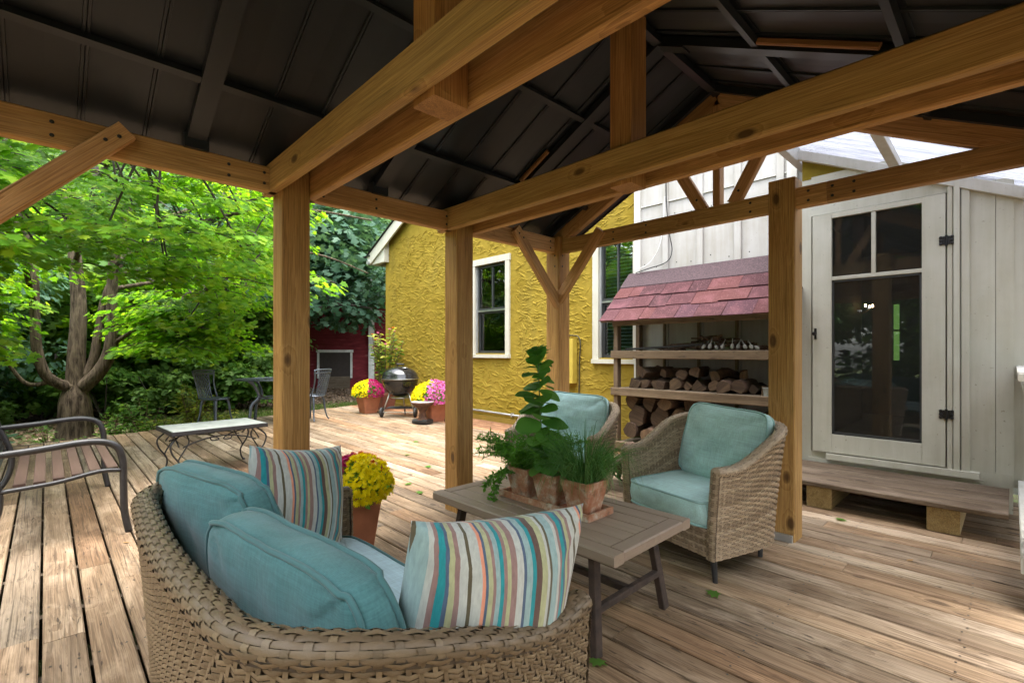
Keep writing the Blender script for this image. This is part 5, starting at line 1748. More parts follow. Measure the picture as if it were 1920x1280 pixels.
# ------------------------------------------------------------------ cast bistro set
def bistro_chair(loc, rz, label):
    c = thing('bistro_chair', label, 'chair', loc, rz, 'cast metal bistro chairs at the round table')
    A = M['castiron']
    st_ = MB()
    st_.lathe([(0.215, 0.43), (0.225, 0.44), (0.215, 0.452), (0.19, 0.447), (0.185, 0.437), (0.215, 0.43)], 32)
    for k in range(22):
        a = 2 * math.pi * k / 22
        st_.bar((0.07 * math.cos(a), 0.07 * math.sin(a), 0.442), (0.20 * math.cos(a), 0.20 * math.sin(a), 0.442), 0.018, 0.008)
    st_.lathe([(0.0, 0.447), (0.08, 0.446), (0.085, 0.44), (0.0, 0.436)], 20)
    st_.build('seat', A, c)
    for k, a in enumerate((R_(45), R_(135), R_(225), R_(315))):
        ca, sa = math.cos(a), math.sin(a)
        l = bezier([(0.17 * ca, 0.17 * sa, 0.435), (0.20 * ca, 0.20 * sa, 0.34), (0.215 * ca, 0.215 * sa, 0.2), (0.25 * ca, 0.25 * sa, 0.06), (0.285 * ca, 0.285 * sa, 0.008)], 5)
        n = len(l)
        MB().tube(l, [0.024 - 0.012 * min(1, i / (n * 0.7)) for i in range(n)], 8).build('leg', A, c, smooth=True)
    # back: curved panel leaning away; local +Y is the front
    def bp(u, v):
        w = 0.19 + 0.035 * v
        x = u * w
        y = -0.19 - 0.10 * v + 0.06 * (u * u)
        return (x, y, 0.45 + 0.46 * v)
    fr_ = MB()
    for s in (-1, 1):
        fr_.tube([bp(s * (1 - 0.12 * math.sin(math.pi * v)), v) for v in np.linspace(0, 1, 12)], 0.013, 8)
        fr_.tube([bp(s * (1 - 0.12 * math.sin(math.pi * v)) * 0.62, v) for v in np.linspace(0, 0.86, 12)], 0.008, 6)
    for v in (0.86, 0.99):
        fr_.tube([bp(u, v + 0.02 * (1 - u * u)) for u in np.linspace(-1, 1, 12)], 0.012, 8)
    fr_.build('back_frame', A, c, smooth=True)
    lt_ = MB()
    for k in range(-5, 9):
        for s in (-1, 1):
            seg = []
            for q in np.linspace(0, 1, 12):
                u = s * (k * 0.22 - 0.6 + q * 1.2)
                v = q * 0.86
                if abs(u) <= 0.62:
                    seg.append(bp(u, v))
            if len(seg) >= 2:
                lt_.tube(seg, 0.0065, 5)
    for k in range(9):
        u = -0.85 + k * 0.2125
        pts = [bp(u + 0.06 * math.cos(a), 0.925 + 0.05 * math.sin(a)) for a in np.linspace(0, 2 * math.pi, 9)[:-1]]
        lt_.tube(pts, 0.005, 5, closed=True)
    lt_.build('back_lattice', A, c)
    return c
bistro_chair((-9.30, 2.05, 0), R_(-55), 'dark cast metal lattice chair on the open deck left of the round table')
bistro_chair((-8.75, 3.45, 0), R_(120), 'dark cast metal lattice chair behind the gazebo post, right of the round table')
bt = thing('bistro_table', 'round dark cast metal bistro table with curved legs near the deck edge', 'table', (-9.05, 2.85, 0))
tp = MB()
tp.lathe([(0.53, 0.735), (0.55, 0.745), (0.545, 0.76), (0.52, 0.757), (0.51, 0.742), (0.53, 0.735)], 40)
for rr in (0.14, 0.28, 0.42):
    tp.lathe([(rr - 0.015, 0.752), (rr + 0.015, 0.752), (rr + 0.015, 0.744), (rr - 0.015, 0.744), (rr - 0.015, 0.752)], 32)
for k in range(36):
    a = 2 * math.pi * k / 36
    tp.bar((0.05 * math.cos(a), 0.05 * math.sin(a), 0.747), (0.52 * math.cos(a + 0.25), 0.52 * math.sin(a + 0.25), 0.747), 0.028, 0.008)
tp.build('table_top', M['castiron'], bt)
for k in range(4):
    a = R_(20 + 90 * k)
    ca, sa = math.cos(a), math.sin(a)
    l = bezier([(0.42 * ca, 0.42 * sa, 0.735), (0.33 * ca, 0.33 * sa, 0.66), (0.24 * ca, 0.24 * sa, 0.50), (0.26 * ca, 0.26 * sa, 0.42), (0.37 * ca, 0.37 * sa, 0.32), (0.40 * ca, 0.40 * sa, 0.15), (0.42 * ca, 0.42 * sa, 0.0)], 5)
    MB().tube(l, 0.022, 8, flat=1.3).build('leg', M['castiron'], bt, smooth=True)
MB().lathe([(0.23, 0.415), (0.25, 0.425), (0.25, 0.44), (0.22, 0.44), (0.23, 0.415)], 28).build('ring', M['castiron'], bt, smooth=True)

# ------------------------------------------------------------------ woodshed with shingled roof
ws = thing('woodshed', 'small open firewood shed with red shingled roof against the white wall', 'woodshed', (-2.5, 5.3, 0))
WX0, WX1, WY0, WY1 = -3.44, -1.52, 5.15, 5.66
S_ = M['shelfwood']
for x in (WX0, WX1):
    for y, zt_ in ((WY0, 1.60), (WY1, 2.10)):
        timber('post', (x, y, 0), (x, y, zt_), 0.06, 0.085, S_, ws, up=(0, 1, 0), color=(1.0, 0.9, 0.8))
for z in (0.12, 0.78, 1.235):
    timber('front_rail', (WX0 - 0.05, WY0 - 0.055, z - 0.045), (WX1 + 0.05, WY0 - 0.055, z - 0.045), 0.035, 0.095, S_, ws, color=(0.95, 0.85, 0.72))
    for x in (WX0, WX1):
        timber('side_rail', (x - 0.048, WY0 - 0.03, z - 0.06), (x - 0.048, WY1, z - 0.06), 0.03, 0.06, S_, ws)
    for k in range(4):
        y = WY0 + 0.02 + k * 0.155
        timber('shelf_board', (WX0 + 0.05, y, z - 0.006), (WX1 - 0.05, y, z - 0.006), 0.145, 0.02, S_, ws)
timber('top_rail', (WX0 - 0.04, WY0 - 0.03, 1.585), (WX1 + 0.04, WY0 - 0.03, 1.585), 0.04, 0.08, S_, ws)
for x in (-3.08, -2.63, -2.185, -1.74):
    timber('stud', (x, WY1 + 0.012, 0.1), (x, WY1 + 0.012, 2.15), 0.03, 0.055, S_, ws, up=(0, 1, 0), color=(1.3, 1.3, 1.2))
# pitched roof deck
ra = Vector((0, WY0 - 0.16, 1.60)); rb_ = Vector((0, WY1 + 0.01, 2.25))
rd = (rb_ - ra)
RL = rd.length
rdn = rd.normalized()
rn_ = Vector((0, -rdn.z, rdn.y))
RX0, RX1 = WX0 - 0.14, WX1 + 0.10
dk = MB()
c0 = [(RX0, *(ra - rn_ * 0.02)[1:]), (RX1, *(ra - rn_ * 0.02)[1:]), (RX1, *(rb_ - rn_ * 0.02)[1:]), (RX0, *(rb_ - rn_ * 0.02)[1:])]
c1 = [(p[0], p[1] + rn_.y * 0.018, p[2] + rn_.z * 0.018) for p in c0]
dk.add(c0 + c1, [(0, 3, 2, 1), (4, 5, 6, 7), (0, 1, 5, 4), (1, 2, 6, 5), (2, 3, 7, 6), (3, 0, 4, 7)])
dk.build('roof_deck', S_, ws, I4)
rs = random.Random(4)
ncourse = 3
exp_ = RL * 0.72 / ncourse
for j in range(ncourse):
    s0 = exp_ * j - 0.02
    x = RX0 - 0.02
    while x < RX1 + 0.02:
        wd = rs.choice([0.15, 0.22, 0.30, 0.34])
        x2 = min(x + wd, RX1 + 0.02)
        if x2 - x < 0.04:
            break
        lift = rs.uniform(0.002, 0.010)
        a = s0 + rs.choice([0.0, 0.0, 0.018])
        b = s0 + exp_ * 1.25
        pts = []
        for (s, h) in ((a, 0.013 + lift), (b, 0.004)):
            p = ra + rdn * s + rn_ * h
            pts += [(x + 0.0025, p.y, p.z), (x2 - 0.0025, p.y, p.z)]
        q = []
        for (s, h) in ((a, 0.003 + lift), (b, 0.0)):
            p = ra + rdn * s + rn_ * h
            q += [(x + 0.0025, p.y, p.z), (x2 - 0.0025, p.y, p.z)]
        cx, cz = (x + x2) / 2, (pts[0][2] + pts[2][2]) / 2
        cy = (pts[0][1] + pts[2][1]) / 2
        mbs = MB().add([(p[0] - cx, p[1] - cy, p[2] - cz) for p in pts + q], [(0, 1, 3, 2), (4, 6, 7, 5), (0, 4, 5, 1), (1, 5, 7, 3), (0, 2, 6, 4)])
        mbs.build('shingle', M['shingle'], ws, Matrix.Translation((cx, cy, cz)))
        x = x2
top = MB()
p = ra + rdn * (exp_ * ncourse - 0.02) + rn_ * 0.017
q = ra + rdn * (RL + 0.02) + rn_ * 0.017
top.add([(RX0 - 0.02, p.y, p.z), (RX1 + 0.02, p.y, p.z), (RX1 + 0.02, q.y, q.z), (RX0 - 0.02, q.y, q.z), (RX0 - 0.02, p.y, p.z - 0.012), (RX1 + 0.02, p.y, p.z - 0.012)], [(0, 1, 2, 3), (0, 4, 5, 1)])
top.build('top_course', M['ridgeshingle'], ws, I4)

def log_mesh(name, r, L, seed):
    rnd = random.Random(seed)
    n = 12
    prof = [r * (1 + rnd.uniform(-0.24, 0.12)) for _ in range(n)]
    mb = MB()
    rings = 6
    for i in range(rings + 1):
        y = -L / 2 + L * i / rings
        bend = 0.02 * math.sin(i * 1.1 + seed)
        for j in range(n):
            a = 2 * math.pi * j / n
            rr = prof[j] * (1 + 0.05 * math.sin(i * 2.1 + j + seed))
            mb.v.append((rr * math.cos(a) + bend, y, rr * math.sin(a)))
    for i in range(rings):
        for j in range(n):
            j2 = (j + 1) % n
            mb.f.append((i * n + j, (i + 1) * n + j, (i + 1) * n + j2, i * n + j2))
    side_n = len(mb.f)
    mb.f.append(tuple(range(n)))
    mb.f.append(tuple(range(rings * n + n - 1, rings * n - 1, -1)))
    me = mb.mesh(name, M['bark'], True)
    me.materials.append(M['cutwood'])
    for q in (side_n, side_n + 1):
        me.polygons[q].material_index = 1
        me.polygons[q].use_smooth = False
    return me
rl_ = random.Random(12)
def wedge_mesh(name, r, L, seed):
    rnd = random.Random(seed)
    arc = [(r * (1 + rnd.uniform(-.08, .08)) * math.cos(a), r * math.sin(a) * (1 + rnd.uniform(-.08, .08))) for a in np.linspace(-0.2, 2.0 + rnd.uniform(-.2, .3), 7)]
    prof = [(-0.25 * r, -0.45 * r)] + [(x, z) for x, z in arc]
    n = len(prof)
    mb = MB()
    for i in range(5):
        y = -L / 2 + L * i / 4
        for x, z in prof:
            mb.v.append((x + rnd.uniform(-.004, .004), y, z + rnd.uniform(-.004, .004)))
    flat = []
    for i in range(4):
        for j in range(n):
            j2 = (j + 1) % n
            if j == 0 or j2 == 0:
                flat.append(len(mb.f))
            mb.f.append((i * n + j, (i + 1) * n + j, (i + 1) * n + j2, i * n + j2))
    flat += [len(mb.f), len(mb.f) + 1]
    mb.f.append(tuple(range(n)))
    mb.f.append(tuple(range(4 * n + n - 1, 4 * n - 1, -1)))
    me = mb.mesh(name, M['bark'], False)
    me.materials.append(M['cutwood'])
    for q in flat:
        me.polygons[q].material_index = 1
    return me
WEDGE = [wedge_mesh('split_log', r, 0.44, 40 + k) for k, r in enumerate((0.065, 0.08, 0.10, 0.12, 0.14, 0.16))]
LOGM = [log_mesh('log', r, 0.44, k) for k, r in enumerate((0.05, 0.062, 0.075, 0.09, 0.105, 0.12))]
def log(k, x, y, z, label, group, rz=0.0, roll=0.0, L=1.0):
    o = obj_of('log', (WEDGE if rl_.random() < 0.4 else LOGM)[k], None, Matrix.Translation((x, y, z)) @ Matrix.Rotation(rz, 4, 'Z') @ Matrix.Rotation(roll, 4, 'Y') @ Matrix.Diagonal((1, L, 1, 1)))
    tag(o, label, 'log', group)
    v = random.uniform(0.45, 1.5)
    o.color = (v, v, v, 1)
RAD = (0.05, 0.062, 0.075, 0.09, 0.105, 0.12)
x = -3.28
while x < -1.75:
    k = rl_.choice([0, 1, 1, 2, 2])
    x += RAD[k]
    log(k, x, 5.36 + rl_.uniform(-.03, .07), 0.785 + RAD[k], 'firewood log lying on the middle shelf of the woodshed', 'logs on the middle shelf', rl_.uniform(-.12, .12), rl_.uniform(0, 6))
    x += RAD[k] + 0.004
x = -3.18
while x < -1.95:
    k = rl_.choice([0, 0, 1, 1])
    x += RAD[k]
    log(k, x, 5.38 + rl_.uniform(-.04, .08), 0.785 + 0.135 + RAD[k] * 0.85, 'firewood log lying in the upper layer on the middle shelf of the woodshed', 'logs on the middle shelf, upper layer', rl_.uniform(-.45, .45), rl_.uniform(0, 6))
    x += RAD[k] + rl_.uniform(0.02, 0.12)
for j, (zz, xs_) in enumerate(((0.245, (-3.24, -3.0, -2.76, -2.5, -2.25, -2.0, -1.76)), (0.455, (-3.17, -2.90, -2.64, -2.38, -2.1, -1.85)), (0.64, (-3.22, -2.98, -2.78, -2.5)))):
    for xx in xs_:
        k = rl_.choice([4, 5]) if j < 2 else 3
        log(k, xx, 5.36 + rl_.uniform(-.03, .08), zz + (0 if j < 2 else -0.012), 'thick bark-covered firewood log stacked at the bottom of the woodshed', 'thick logs at the bottom', rl_.uniform(-.1, .1), rl_.uniform(0, 6))
# kindling on the top shelf
kd = MB()
for k in range(70):
    cx = rl_.gauss(-2.2, 0.33)
    cx = min(-1.75, max(-3.0, cx))
    z = 1.25 + rl_.uniform(0.0, 0.15) * max(0.1, 1 - abs(cx + 2.3) / 0.6)
    a = rl_.uniform(-1.0, 1.0)
    L = rl_.uniform(0.1, 0.3)
    pts = [Vector((cx + L * (t - 0.5) * math.cos(a), 5.30 + 0.14 * rl_.uniform(-1, 1) * 0.3 + L * (t - 0.5) * math.sin(a) * 0.8, z + rl_.uniform(-0.012, 0.012))) for t in (0, 0.33, 0.66, 1)]
    kd.tube(pts, rl_.uniform(0.006, 0.018), 5)
o = kd.build('kindling', M['bark'])
tag(o, 'tangled heap of twigs and bark kindling on the top shelf of the woodshed', 'kindling'); stuff(o)
for k in range(9):
    gxk = -2.35 + k * 0.075 + rl_.uniform(-.02, .02)
    p0 = Vector((gxk, 5.13 + rl_.uniform(-.015, .06), 1.252))
    d = Vector((rl_.uniform(-0.5, 0.5), 0.3, rl_.uniform(0.2, 0.8))).normalized()
    g = MB().tube([p0, p0 + d * 0.02, p0 + d * 0.045, p0 + d * 0.07, p0 + d * 0.13], [0.008, 0.02, 0.018, 0.006, 0.004], 8)
    tag(g.build('garlic_bulb', M['curtain'], smooth=True, color=(0.6, 0.56, 0.52)), 'dried pale garlic bulb on the edge of the woodshed top shelf', 'garlic', 'garlic bulbs drying on the top shelf')
tl_ = MB().tube([(-3.30, 5.12, 1.255), (-2.75, 5.16, 1.28), (-2.25, 5.2, 1.315)], 0.012, 6)
tag(tl_.build('long_stick', M['iron']), 'long dark stick lying slanted along the woodshed top shelf', 'stick')
pt = MB().lathe([(0.028, 0.0), (0.040, 0.075), (0.043, 0.08), (0.036, 0.08), (0.030, 0.02), (0.0, 0.015)], 16, (-1.70, 5.16, 0.785))
tag(pt.build('small_pot', M['stone'], smooth=True), 'tiny pale pot at the right end of the middle woodshed shelf', 'pot')

# log carrier between the armchairs
lc = thing('log_carrier', 'curved wood slat log carrier with iron handle between the armchairs', 'log carrier', (-2.42, 3.86, 0), R_(30))
for k in range(9):
    a = R_(-150 + 120 * k / 8 + 0)
    cx, cz = 0.22 * math.cos(a + R_(0)), 0.34 + 0.26 * math.sin(a)
    o = timber('slat', (cx, -0.17, cz), (cx, 0.17, cz), 0.045, 0.012, M['slat'], None, up=(math.cos(a), 0, math.sin(a)), color=(0.6, 0.55, 0.5))
    mwl = o.matrix_basis.copy(); o.parent = lc; o.matrix_basis = mwl
for y in (-0.15, 0.15):
    hoop = [(0.235 * math.cos(a), y, 0.34 + 0.275 * math.sin(a)) for a in np.linspace(R_(-195), R_(15), 24)]
    MB().tube(hoop, 0.008, 7).build('hoop', M['iron'], lc, smooth=True)
    for s in (-1, 1):
        MB().tube([(s * 0.16, y, 0.14), (s * 0.20, y, 0.0)], 0.009, 7).build('foot', M['iron'], lc)
for s in (-1, 1):
    MB().tube(bezier([(s * 0.23, -0.15, 0.40), (s * 0.25, -0.08, 0.52), (s * 0.25, 0.08, 0.52), (s * 0.23, 0.15, 0.40)], 6), 0.009, 7).build('handle', M['iron'], lc, smooth=True)
for k, (xx, zz, q) in enumerate(((-0.10, 0.20, 1), (0.05, 0.18, 2), (-0.02, 0.32, 1), (0.12, 0.32, 0))):
    o = obj_of('log', LOGM[q], None, world_of(lc) @ Matrix.Translation((xx, 0, zz)) @ Matrix.Rotation(k * 1.3, 4, 'Y'))
    tag(o, 'firewood log held in the slatted carrier between the armchairs', 'log', 'logs in the carrier')

# ------------------------------------------------------------------ barn beyond the lawn
bw = thing('red_barn', 'faded red clapboard barn with dark hatch seen between trees beyond the lawn', 'barn', (-18.0, 8.4, GZ), R_(64))
def mk_red():
    g = NT('faded_red_paint')
    o = g.obj()
    n = g.noise(g.mapping(o, (1.2, 1, 6)), 1.5, 6.0, 0.7)
    c = g.ramp(n, [(0.35, (0.09, 0.010, 0.014)), (0.6, (0.17, 0.022, 0.028)), (0.78, (0.32, 0.20, 0.19))])
    g.bsdf(c, 0.85, spec=0.2)
    return g.m
M['red'] = mk_red()
bl_ = MB()
zz = 0.0
while zz < 3.6:
    for (xa_, xb_) in ((-3.0, -0.95), (0.15, 4.5)) if 0.55 < zz + 0.05 < 1.5 else ((-3.0, 4.5),):
        bl_.add([(xa_, 0.0, zz), (xb_, 0.0, zz), (xb_, 0.02, zz + 0.13), (xa_, 0.02, zz + 0.13), (xa_, 0.02, zz), (xb_, 0.02, zz)], [(0, 1, 2, 3), (0, 4, 5, 1)])
    zz += 0.125
bl_.build('wall', M['red'], bw)
MB().box((-0.4, 0.25, 1.0), (1.2, 0.5, 1.1)).build('hatch_recess', M['room'], bw)
tr_ = MB()
tr_.box((-0.4, -0.02, 1.58), (1.35, 0.05, 0.10)); tr_.box((-1.0, -0.02, 1.03), (0.08, 0.05, 0.98)); tr_.box((0.2, -0.02, 1.03), (0.08, 0.05, 0.98))
tr_.build('hatch_frame', M['barnwhite'], bw)
tr_ = MB()
tr_.box((0.95, -0.04, 1.7), (0.22, 0.06, 3.4))
tr_.build('corner_board', M['barnwhite'], bw)
MB().box((-2.2, -0.03, 1.7), (0.12, 0.05, 3.4)).build('corner_board', M['barnwhite'], bw)
MB().box((-0.4, -0.05, 0.30), (1.1, 0.10, 0.60), R=Matrix.Rotation(0.15, 3, 'X')).build('ramp_door', M['shelfwood'], bw)
MB().add([(-3.4, -0.5, 3.5), (4.8, -0.5, 3.5), (4.8, 3.5, 5.6), (-3.4, 3.5, 5.6)], [(0, 1, 2, 3)]).build('roof', M['galv'], bw)

# ------------------------------------------------------------------ trees and plants
def branch_tube(mb, pts, r0, r1, n=7):
    k = len(pts)
    mb.tube(pts, [r0 + (r1 - r0) * i / (k - 1) for i in range(k)], n)

# the big maple
TB = Vector((-10.75, 0.35, -0.30))
mp = thing('maple_tree', 'bright green maple with forked grey trunk standing beyond the deck edge', 'tree', TB)
tk = MB()
trunk = [TB + Vector(v) for v in ((0, 0, -0.1), (0.0, 0, 0.12), (0.01, 0.01, 0.35), (0.0, 0.0, 0.6), (0.0, 0.0, 0.85), (-0.01, 0.0, 1.12))]
tk.tube(bezier(trunk, 4), [0.42, 0.37, 0.32, 0.285, 0.262, 0.25, 0.24, 0.234, 0.23, 0.228, 0.225, 0.222, 0.22, 0.215, 0.205, 0.19, 0.17, 0.145, 0.12, 0.09, 0.05][:21], 18)
stems = [
    ([(0.0, 0, 0.9), (-0.05, 0.02, 1.5), (-0.12, 0.05, 2.3), (-0.25, 0.0, 3.2), (-0.3, -0.1, 4.5), (-0.2, 0, 6.0)], 0.135, 0.06),
    ([(0.05, -0.08, 0.95), (0.12, -0.32, 1.12), (0.14, -0.44, 1.5), (0.12, -0.47, 2.1), (0.1, -0.5, 3.0), (0.2, -0.7, 4.2), (0.4, -0.9, 5.4)], 0.085, 0.045),
    ([(0.05, 0.10, 0.95), (0.15, 0.30, 1.20), (0.20, 0.44, 1.6), (0.20, 0.46, 2.3), (0.22, 0.50, 3.2), (0.4, 0.8, 4.6), (0.7, 1.1, 5.6)], 0.115, 0.05),
    ([(-0.02, 0.08, 1.0), (0.02, 0.22, 1.35), (0.02, 0.30, 1.9), (0.0, 0.42, 2.6), (-0.2, 0.9, 3.8)], 0.08, 0.04),
]
stem_pts = []
for pts, r0, r1 in stems:
    b = bezier([TB + Vector(p) for p in pts], 6)
    branch_tube(tk, b, r0, r1, 12)
    stem_pts += b[8:]
limbs = [  # long limbs reaching over the lawn and the deck
    [(0.20, 0.45, 1.65), (0.5, 0.8, 1.95), (1.0, 1.5, 2.5), (1.8, 2.2, 3.0)],
    [(0.10, -0.30, 1.05), (0.15, -0.58, 1.05), (0.2, -0.85, 1.6), (0.25, -1.1, 2.5)],
    [(0.1, -0.47, 2.2), (1.2, -0.6, 2.9), (2.8, -0.8, 3.3), (4.2, -0.9, 3.2)],
    [(0.22, 0.5, 3.0), (1.5, 1.2, 3.5), (3.0, 2.2, 3.7), (4.4, 3.0, 3.4)],
    [(-0.2, 0, 3.0), (1.5, 0.2, 3.9), (3.4, 0.3, 4.1), (5.0, 0.5, 3.7)],
    [(0.2, 0.5, 2.8), (0.6, 1.8, 3.3), (1.0, 3.4, 3.5), (1.2, 4.6, 3.2)],
    [(0.1, -0.5, 3.0), (0.9, -1.8, 3.4), (1.5, -3.2, 3.4)],
    [(-0.2, 0.9, 3.8), (0.5, 2.5, 4.6), (1.6, 4.0, 4.8)],
    [(0.2, -0.7, 4.2), (1.8, -1.2, 4.8), (3.6, -1.5, 4.6)],
    [(0.4, 0.8, 4.6), (2.0, 1.8, 5.2), (3.8, 2.6, 5.0)],
    [(-0.3, -0.1, 4.5), (-1.5, 0.5, 5.0), (-3.0, 1.0, 5.0)],
    [(-0.3, 0.0, 3.4), (-1.2, -1.0, 3.8), (-2.4, -2.0, 3.8)],
    [(-0.2, 0.4, 2.6), (-0.8, 1.8, 3.0), (-1.4, 3.2, 3.0)],
]
limb_pts = []
for k, l in enumerate(limbs):
    b = bezier([TB + Vector(p) for p in l], 8)
    branch_tube(tk, b, 0.042 if k > 1 else 0.038, 0.012, 7)
    limb_pts += [(p, (b[min(len(b) - 1, i + 1)] - b[max(0, i - 1)]).normalized()) for i, p in enumerate(b) if i > 4]
smooth_by_angle(tk.build('trunk', M['treebark'], mp, I4), 60)

def crown_bottom(r, az):
    return 1.25 + 0.10 * r
P, D, Nn, S = [], [], [], []
tw = MB()
rm_ = random.Random(21)
n_spray = 0
while n_spray < 1400:
    az = rm_.uniform(-math.pi, math.pi)
    R = rm_.uniform(0.15, 1.0) ** 0.6 * 6.3
    cx, cy = R * math.cos(az), R * math.sin(az)
    zt_ = rm_.uniform(1.0, 5.0)
    lim = 6.3 * math.sqrt(max(0, 1 - ((zt_ - 3.9) / 3.2) ** 2))
    if R > lim:
        continue
    wx, wy = TB.x + cx, TB.y + cy
    if wx > -5.6 or wy < -5.5:                    # keep clear of the gazebo
        continue
    if wy > 0.30 * -wx:
        continue
    if cx < -1.2 and rm_.random() < 0.72:
        continue
    if wx > -8.5 and zt_ < 1.60 + 0.08 * (wx + 8.5):
        continue
    if wy > 1.6 and zt_ < 1.9 + 0.42 * (wy - 1.6):       # the crown lifts away over the bistro set
        continue
    if zt_ < 1.5 and (R > 2.9 or rm_.random() < 0.5):
        continue
    if R < 1.6 and zt_ < 1.95 and math.cos(az + 0.1) > -0.2:      # the fork stays in view
        if rm_.random() < 0.95:
            continue
    if zt_ > 3.8 and rm_.random() < 0.6:
        continue
    if wx > TB.x and abs(wy - 0.30) < 1.15 and zt_ < 2.2 and rm_.random() < 0.9:
        continue
    if n_spray % 6 == 0:                          # low boughs left of the fork
        wx = rm_.uniform(-11.0, -7.2); wy = rm_.uniform(-0.16, -0.075) * -wx; zt_ = rm_.uniform(1.3, 2.5)
    elif n_spray % 13 == 0:                       # and right of it
        wx, wy, zt_ = rm_.uniform(-11.0, -9.0), rm_.uniform(1.35, 2.4), rm_.uniform(1.3, 2.2)
    n_spray += 1
    o = Vector((wx, wy, TB.z + zt_ + 0.3))
    out = Vector((math.cos(az) + rm_.gauss(0, 0.5), math.sin(az) + rm_.gauss(0, 0.5), 0)).normalized()
    L = rm_.uniform(0.6, 1.15)
    side = Vector((-out.y, out.x, 0))
    pts = []
    p = o.copy()
    d = (out + Vector((0, 0, 0.15))).normalized()
    steps = 9
    big = 0.080 * rm_.uniform(0.8, 1.3)
    for i in range(steps):
        pts.append(p.copy())
        t = i / (steps - 1)
        span = 0.42 * math.sin(math.pi * (0.15 + 0.8 * t))
        m = 8
        for q in range(m):
            s = rm_.uniform(-1, 1)
            lp = p + side * s * span + out * rm_.uniform(-0.06, 0.06) + Vector((0, 0, -abs(s) * 0.10 + rm_.uniform(-0.05, 0.05)))
            ld = out * 0.8 + side * s * 0.9 + Vector((0, 0, -rm_.uniform(0.15, 0.95)))
            P.append(tuple(lp)); D.append(tuple(ld))
            Nn.append((rm_.gauss(0, .35) + out.x * 0.35, rm_.gauss(0, .35) + out.y * 0.35, 1.0))
            S.append(big * rm_.uniform(0.7, 1.25))
        d = (d + Vector((0, 0, -0.07))).normalized()
        p = p + d * L / steps
    tw.tube(pts[::2], [0.008, 0.007, 0.006, 0.005, 0.004][:len(pts[::2])], 4)
    # a twig back towards the nearest limb
    if n_spray % 3 == 0:
        lp = min(limb_pts, key=lambda e: (e[0] - o).length)[0]
        if (lp - o).length < 2.2:
            mid = lp.lerp(o, 0.5) + Vector((0, 0, 0.12))
            tw.tube(bezier([lp, mid, o], 4), [0.016, 0.0155, 0.015, 0.014, 0.013, 0.012, 0.011, 0.010, 0.009], 5)
stuff(tw.build('twigs', M['darkbark'], mp, I4))
cr = obj_of('crown', leaves('maple_leaves', M['maple'], np.array(P), np.array(D), np.array(Nn), np.array(S), MAPLE, MAPLE_F), mp, I4)

# woodland trees behind: each its own trunk and crown
def crown_cloud(n, rx, ry, rz, seed, clumps=26, size=(0.16, 0.30)):
    r = np.random.default_rng(seed)
    c = r.normal(size=(clumps, 3)); c /= np.linalg.norm(c, axis=1, keepdims=True)
    c *= r.uniform(0.25, 1.0, (clumps, 1)) ** 0.5
    c *= np.array([rx, ry, rz])
    rad = r.uniform(0.28, 0.5, clumps) * min(rx, ry, rz)
    k = r.integers(0, clumps, n)
    u = r.normal(size=(n, 3)); u /= np.linalg.norm(u, axis=1, keepdims=True)
    rr = r.uniform(0.5, 1.0, (n, 1))
    P = c[k] + u * rad[k][:, None] * rr * np.array([1.25, 1.25, 0.6])
    Dv = u * np.array([1, 1, 0.4]) + r.normal(0, 0.4, (n, 3)) + np.array([0, 0, -0.5])
    Nv = np.array([0, 0, 1.0]) + u * 0.6 + r.normal(0, 0.35, (n, 3))
    return P, Dv, Nv, r.uniform(size[0], size[1], n)
CR = {}
for nm, mat_, seed in (('dark', 'darkleaf', 1), ('blue', 'blueleaf', 2), ('mid', 'midleaf', 3)):
    P, D, Nn, S = crown_cloud(6000, 3.0, 3.0, 2.6, seed, 34)
    CR[nm] = leaves('crown_' + nm, M[mat_], P, D, Nn, S, CLUMP, CLUMP_F)
def wood_tree(x, y, h, kind, label, scale=(1, 1, 1), lean=0.0, rt_=0.22, trunk_curve=None, rotc=0.0, group=None):
    gzv = ground_z(x, y)
    t = thing('woodland_tree', label, 'tree', (x, y, gzv), 0, group)
    mb = MB()
    pts = trunk_curve or [(0, 0, -0.1), (lean * 0.2, 0, h * 0.3), (lean * 0.6, 0.1, h * 0.7), (lean, 0.0, h)]
    b = bezier(pts, 5)
    branch_tube(mb, b, rt_, rt_ * 0.45, 9)
    r = random.Random(int(x * 100 + y * 10))
    for k in range(6):
        q = b[int(len(b) * r.uniform(0.55, 0.98)) - 1]
        a = r.uniform(0, 6.28)
        e = q + Vector((math.cos(a) * 1.8 * scale[0], math.sin(a) * 1.8 * scale[1], r.uniform(0.2, 1.4)))
        mb.tube(bezier([q, q.lerp(e, 0.5) + Vector((0, 0, 0.2)), e], 4), [rt_ * 0.4 * (1 - 0.09 * i) for i in range(9)], 6)
    mb.build('trunk', M['darkbark'], t, smooth=True)
    top = b[-1]
    o = obj_of('crown', CR[kind], t)
    o.matrix_basis = Matrix.Translation(top) @ Matrix.Rotation(rotc, 4, 'Z') @ Matrix.Diagonal((*scale, 1))
    return t
wood_tree(-16.2, 6.0, 5.1, 'blue', 'blue green tree with hanging boughs in front of the red barn', (1.2, 1.2, 1.05), 0.3, 0.2, None, 0.3)
wood_tree(-20.5, 11.0, 6.0, 'dark', 'tall dark tree with crooked limb rising behind the red barn', (1.3, 1.3, 1.3), -0.5, 0.34, [(0, 0, 0), (0.2, 0, 2.5), (-0.2, -0.4, 4.2), (-1.4, -1.2, 6.0)], 1.0)
wood_tree(-13.4, -1.9, 2.3, 'blue', 'low blue green tree left of the big maple trunk', (0.62, 0.62, 0.70), 0.0, 0.10, None, 0.7)
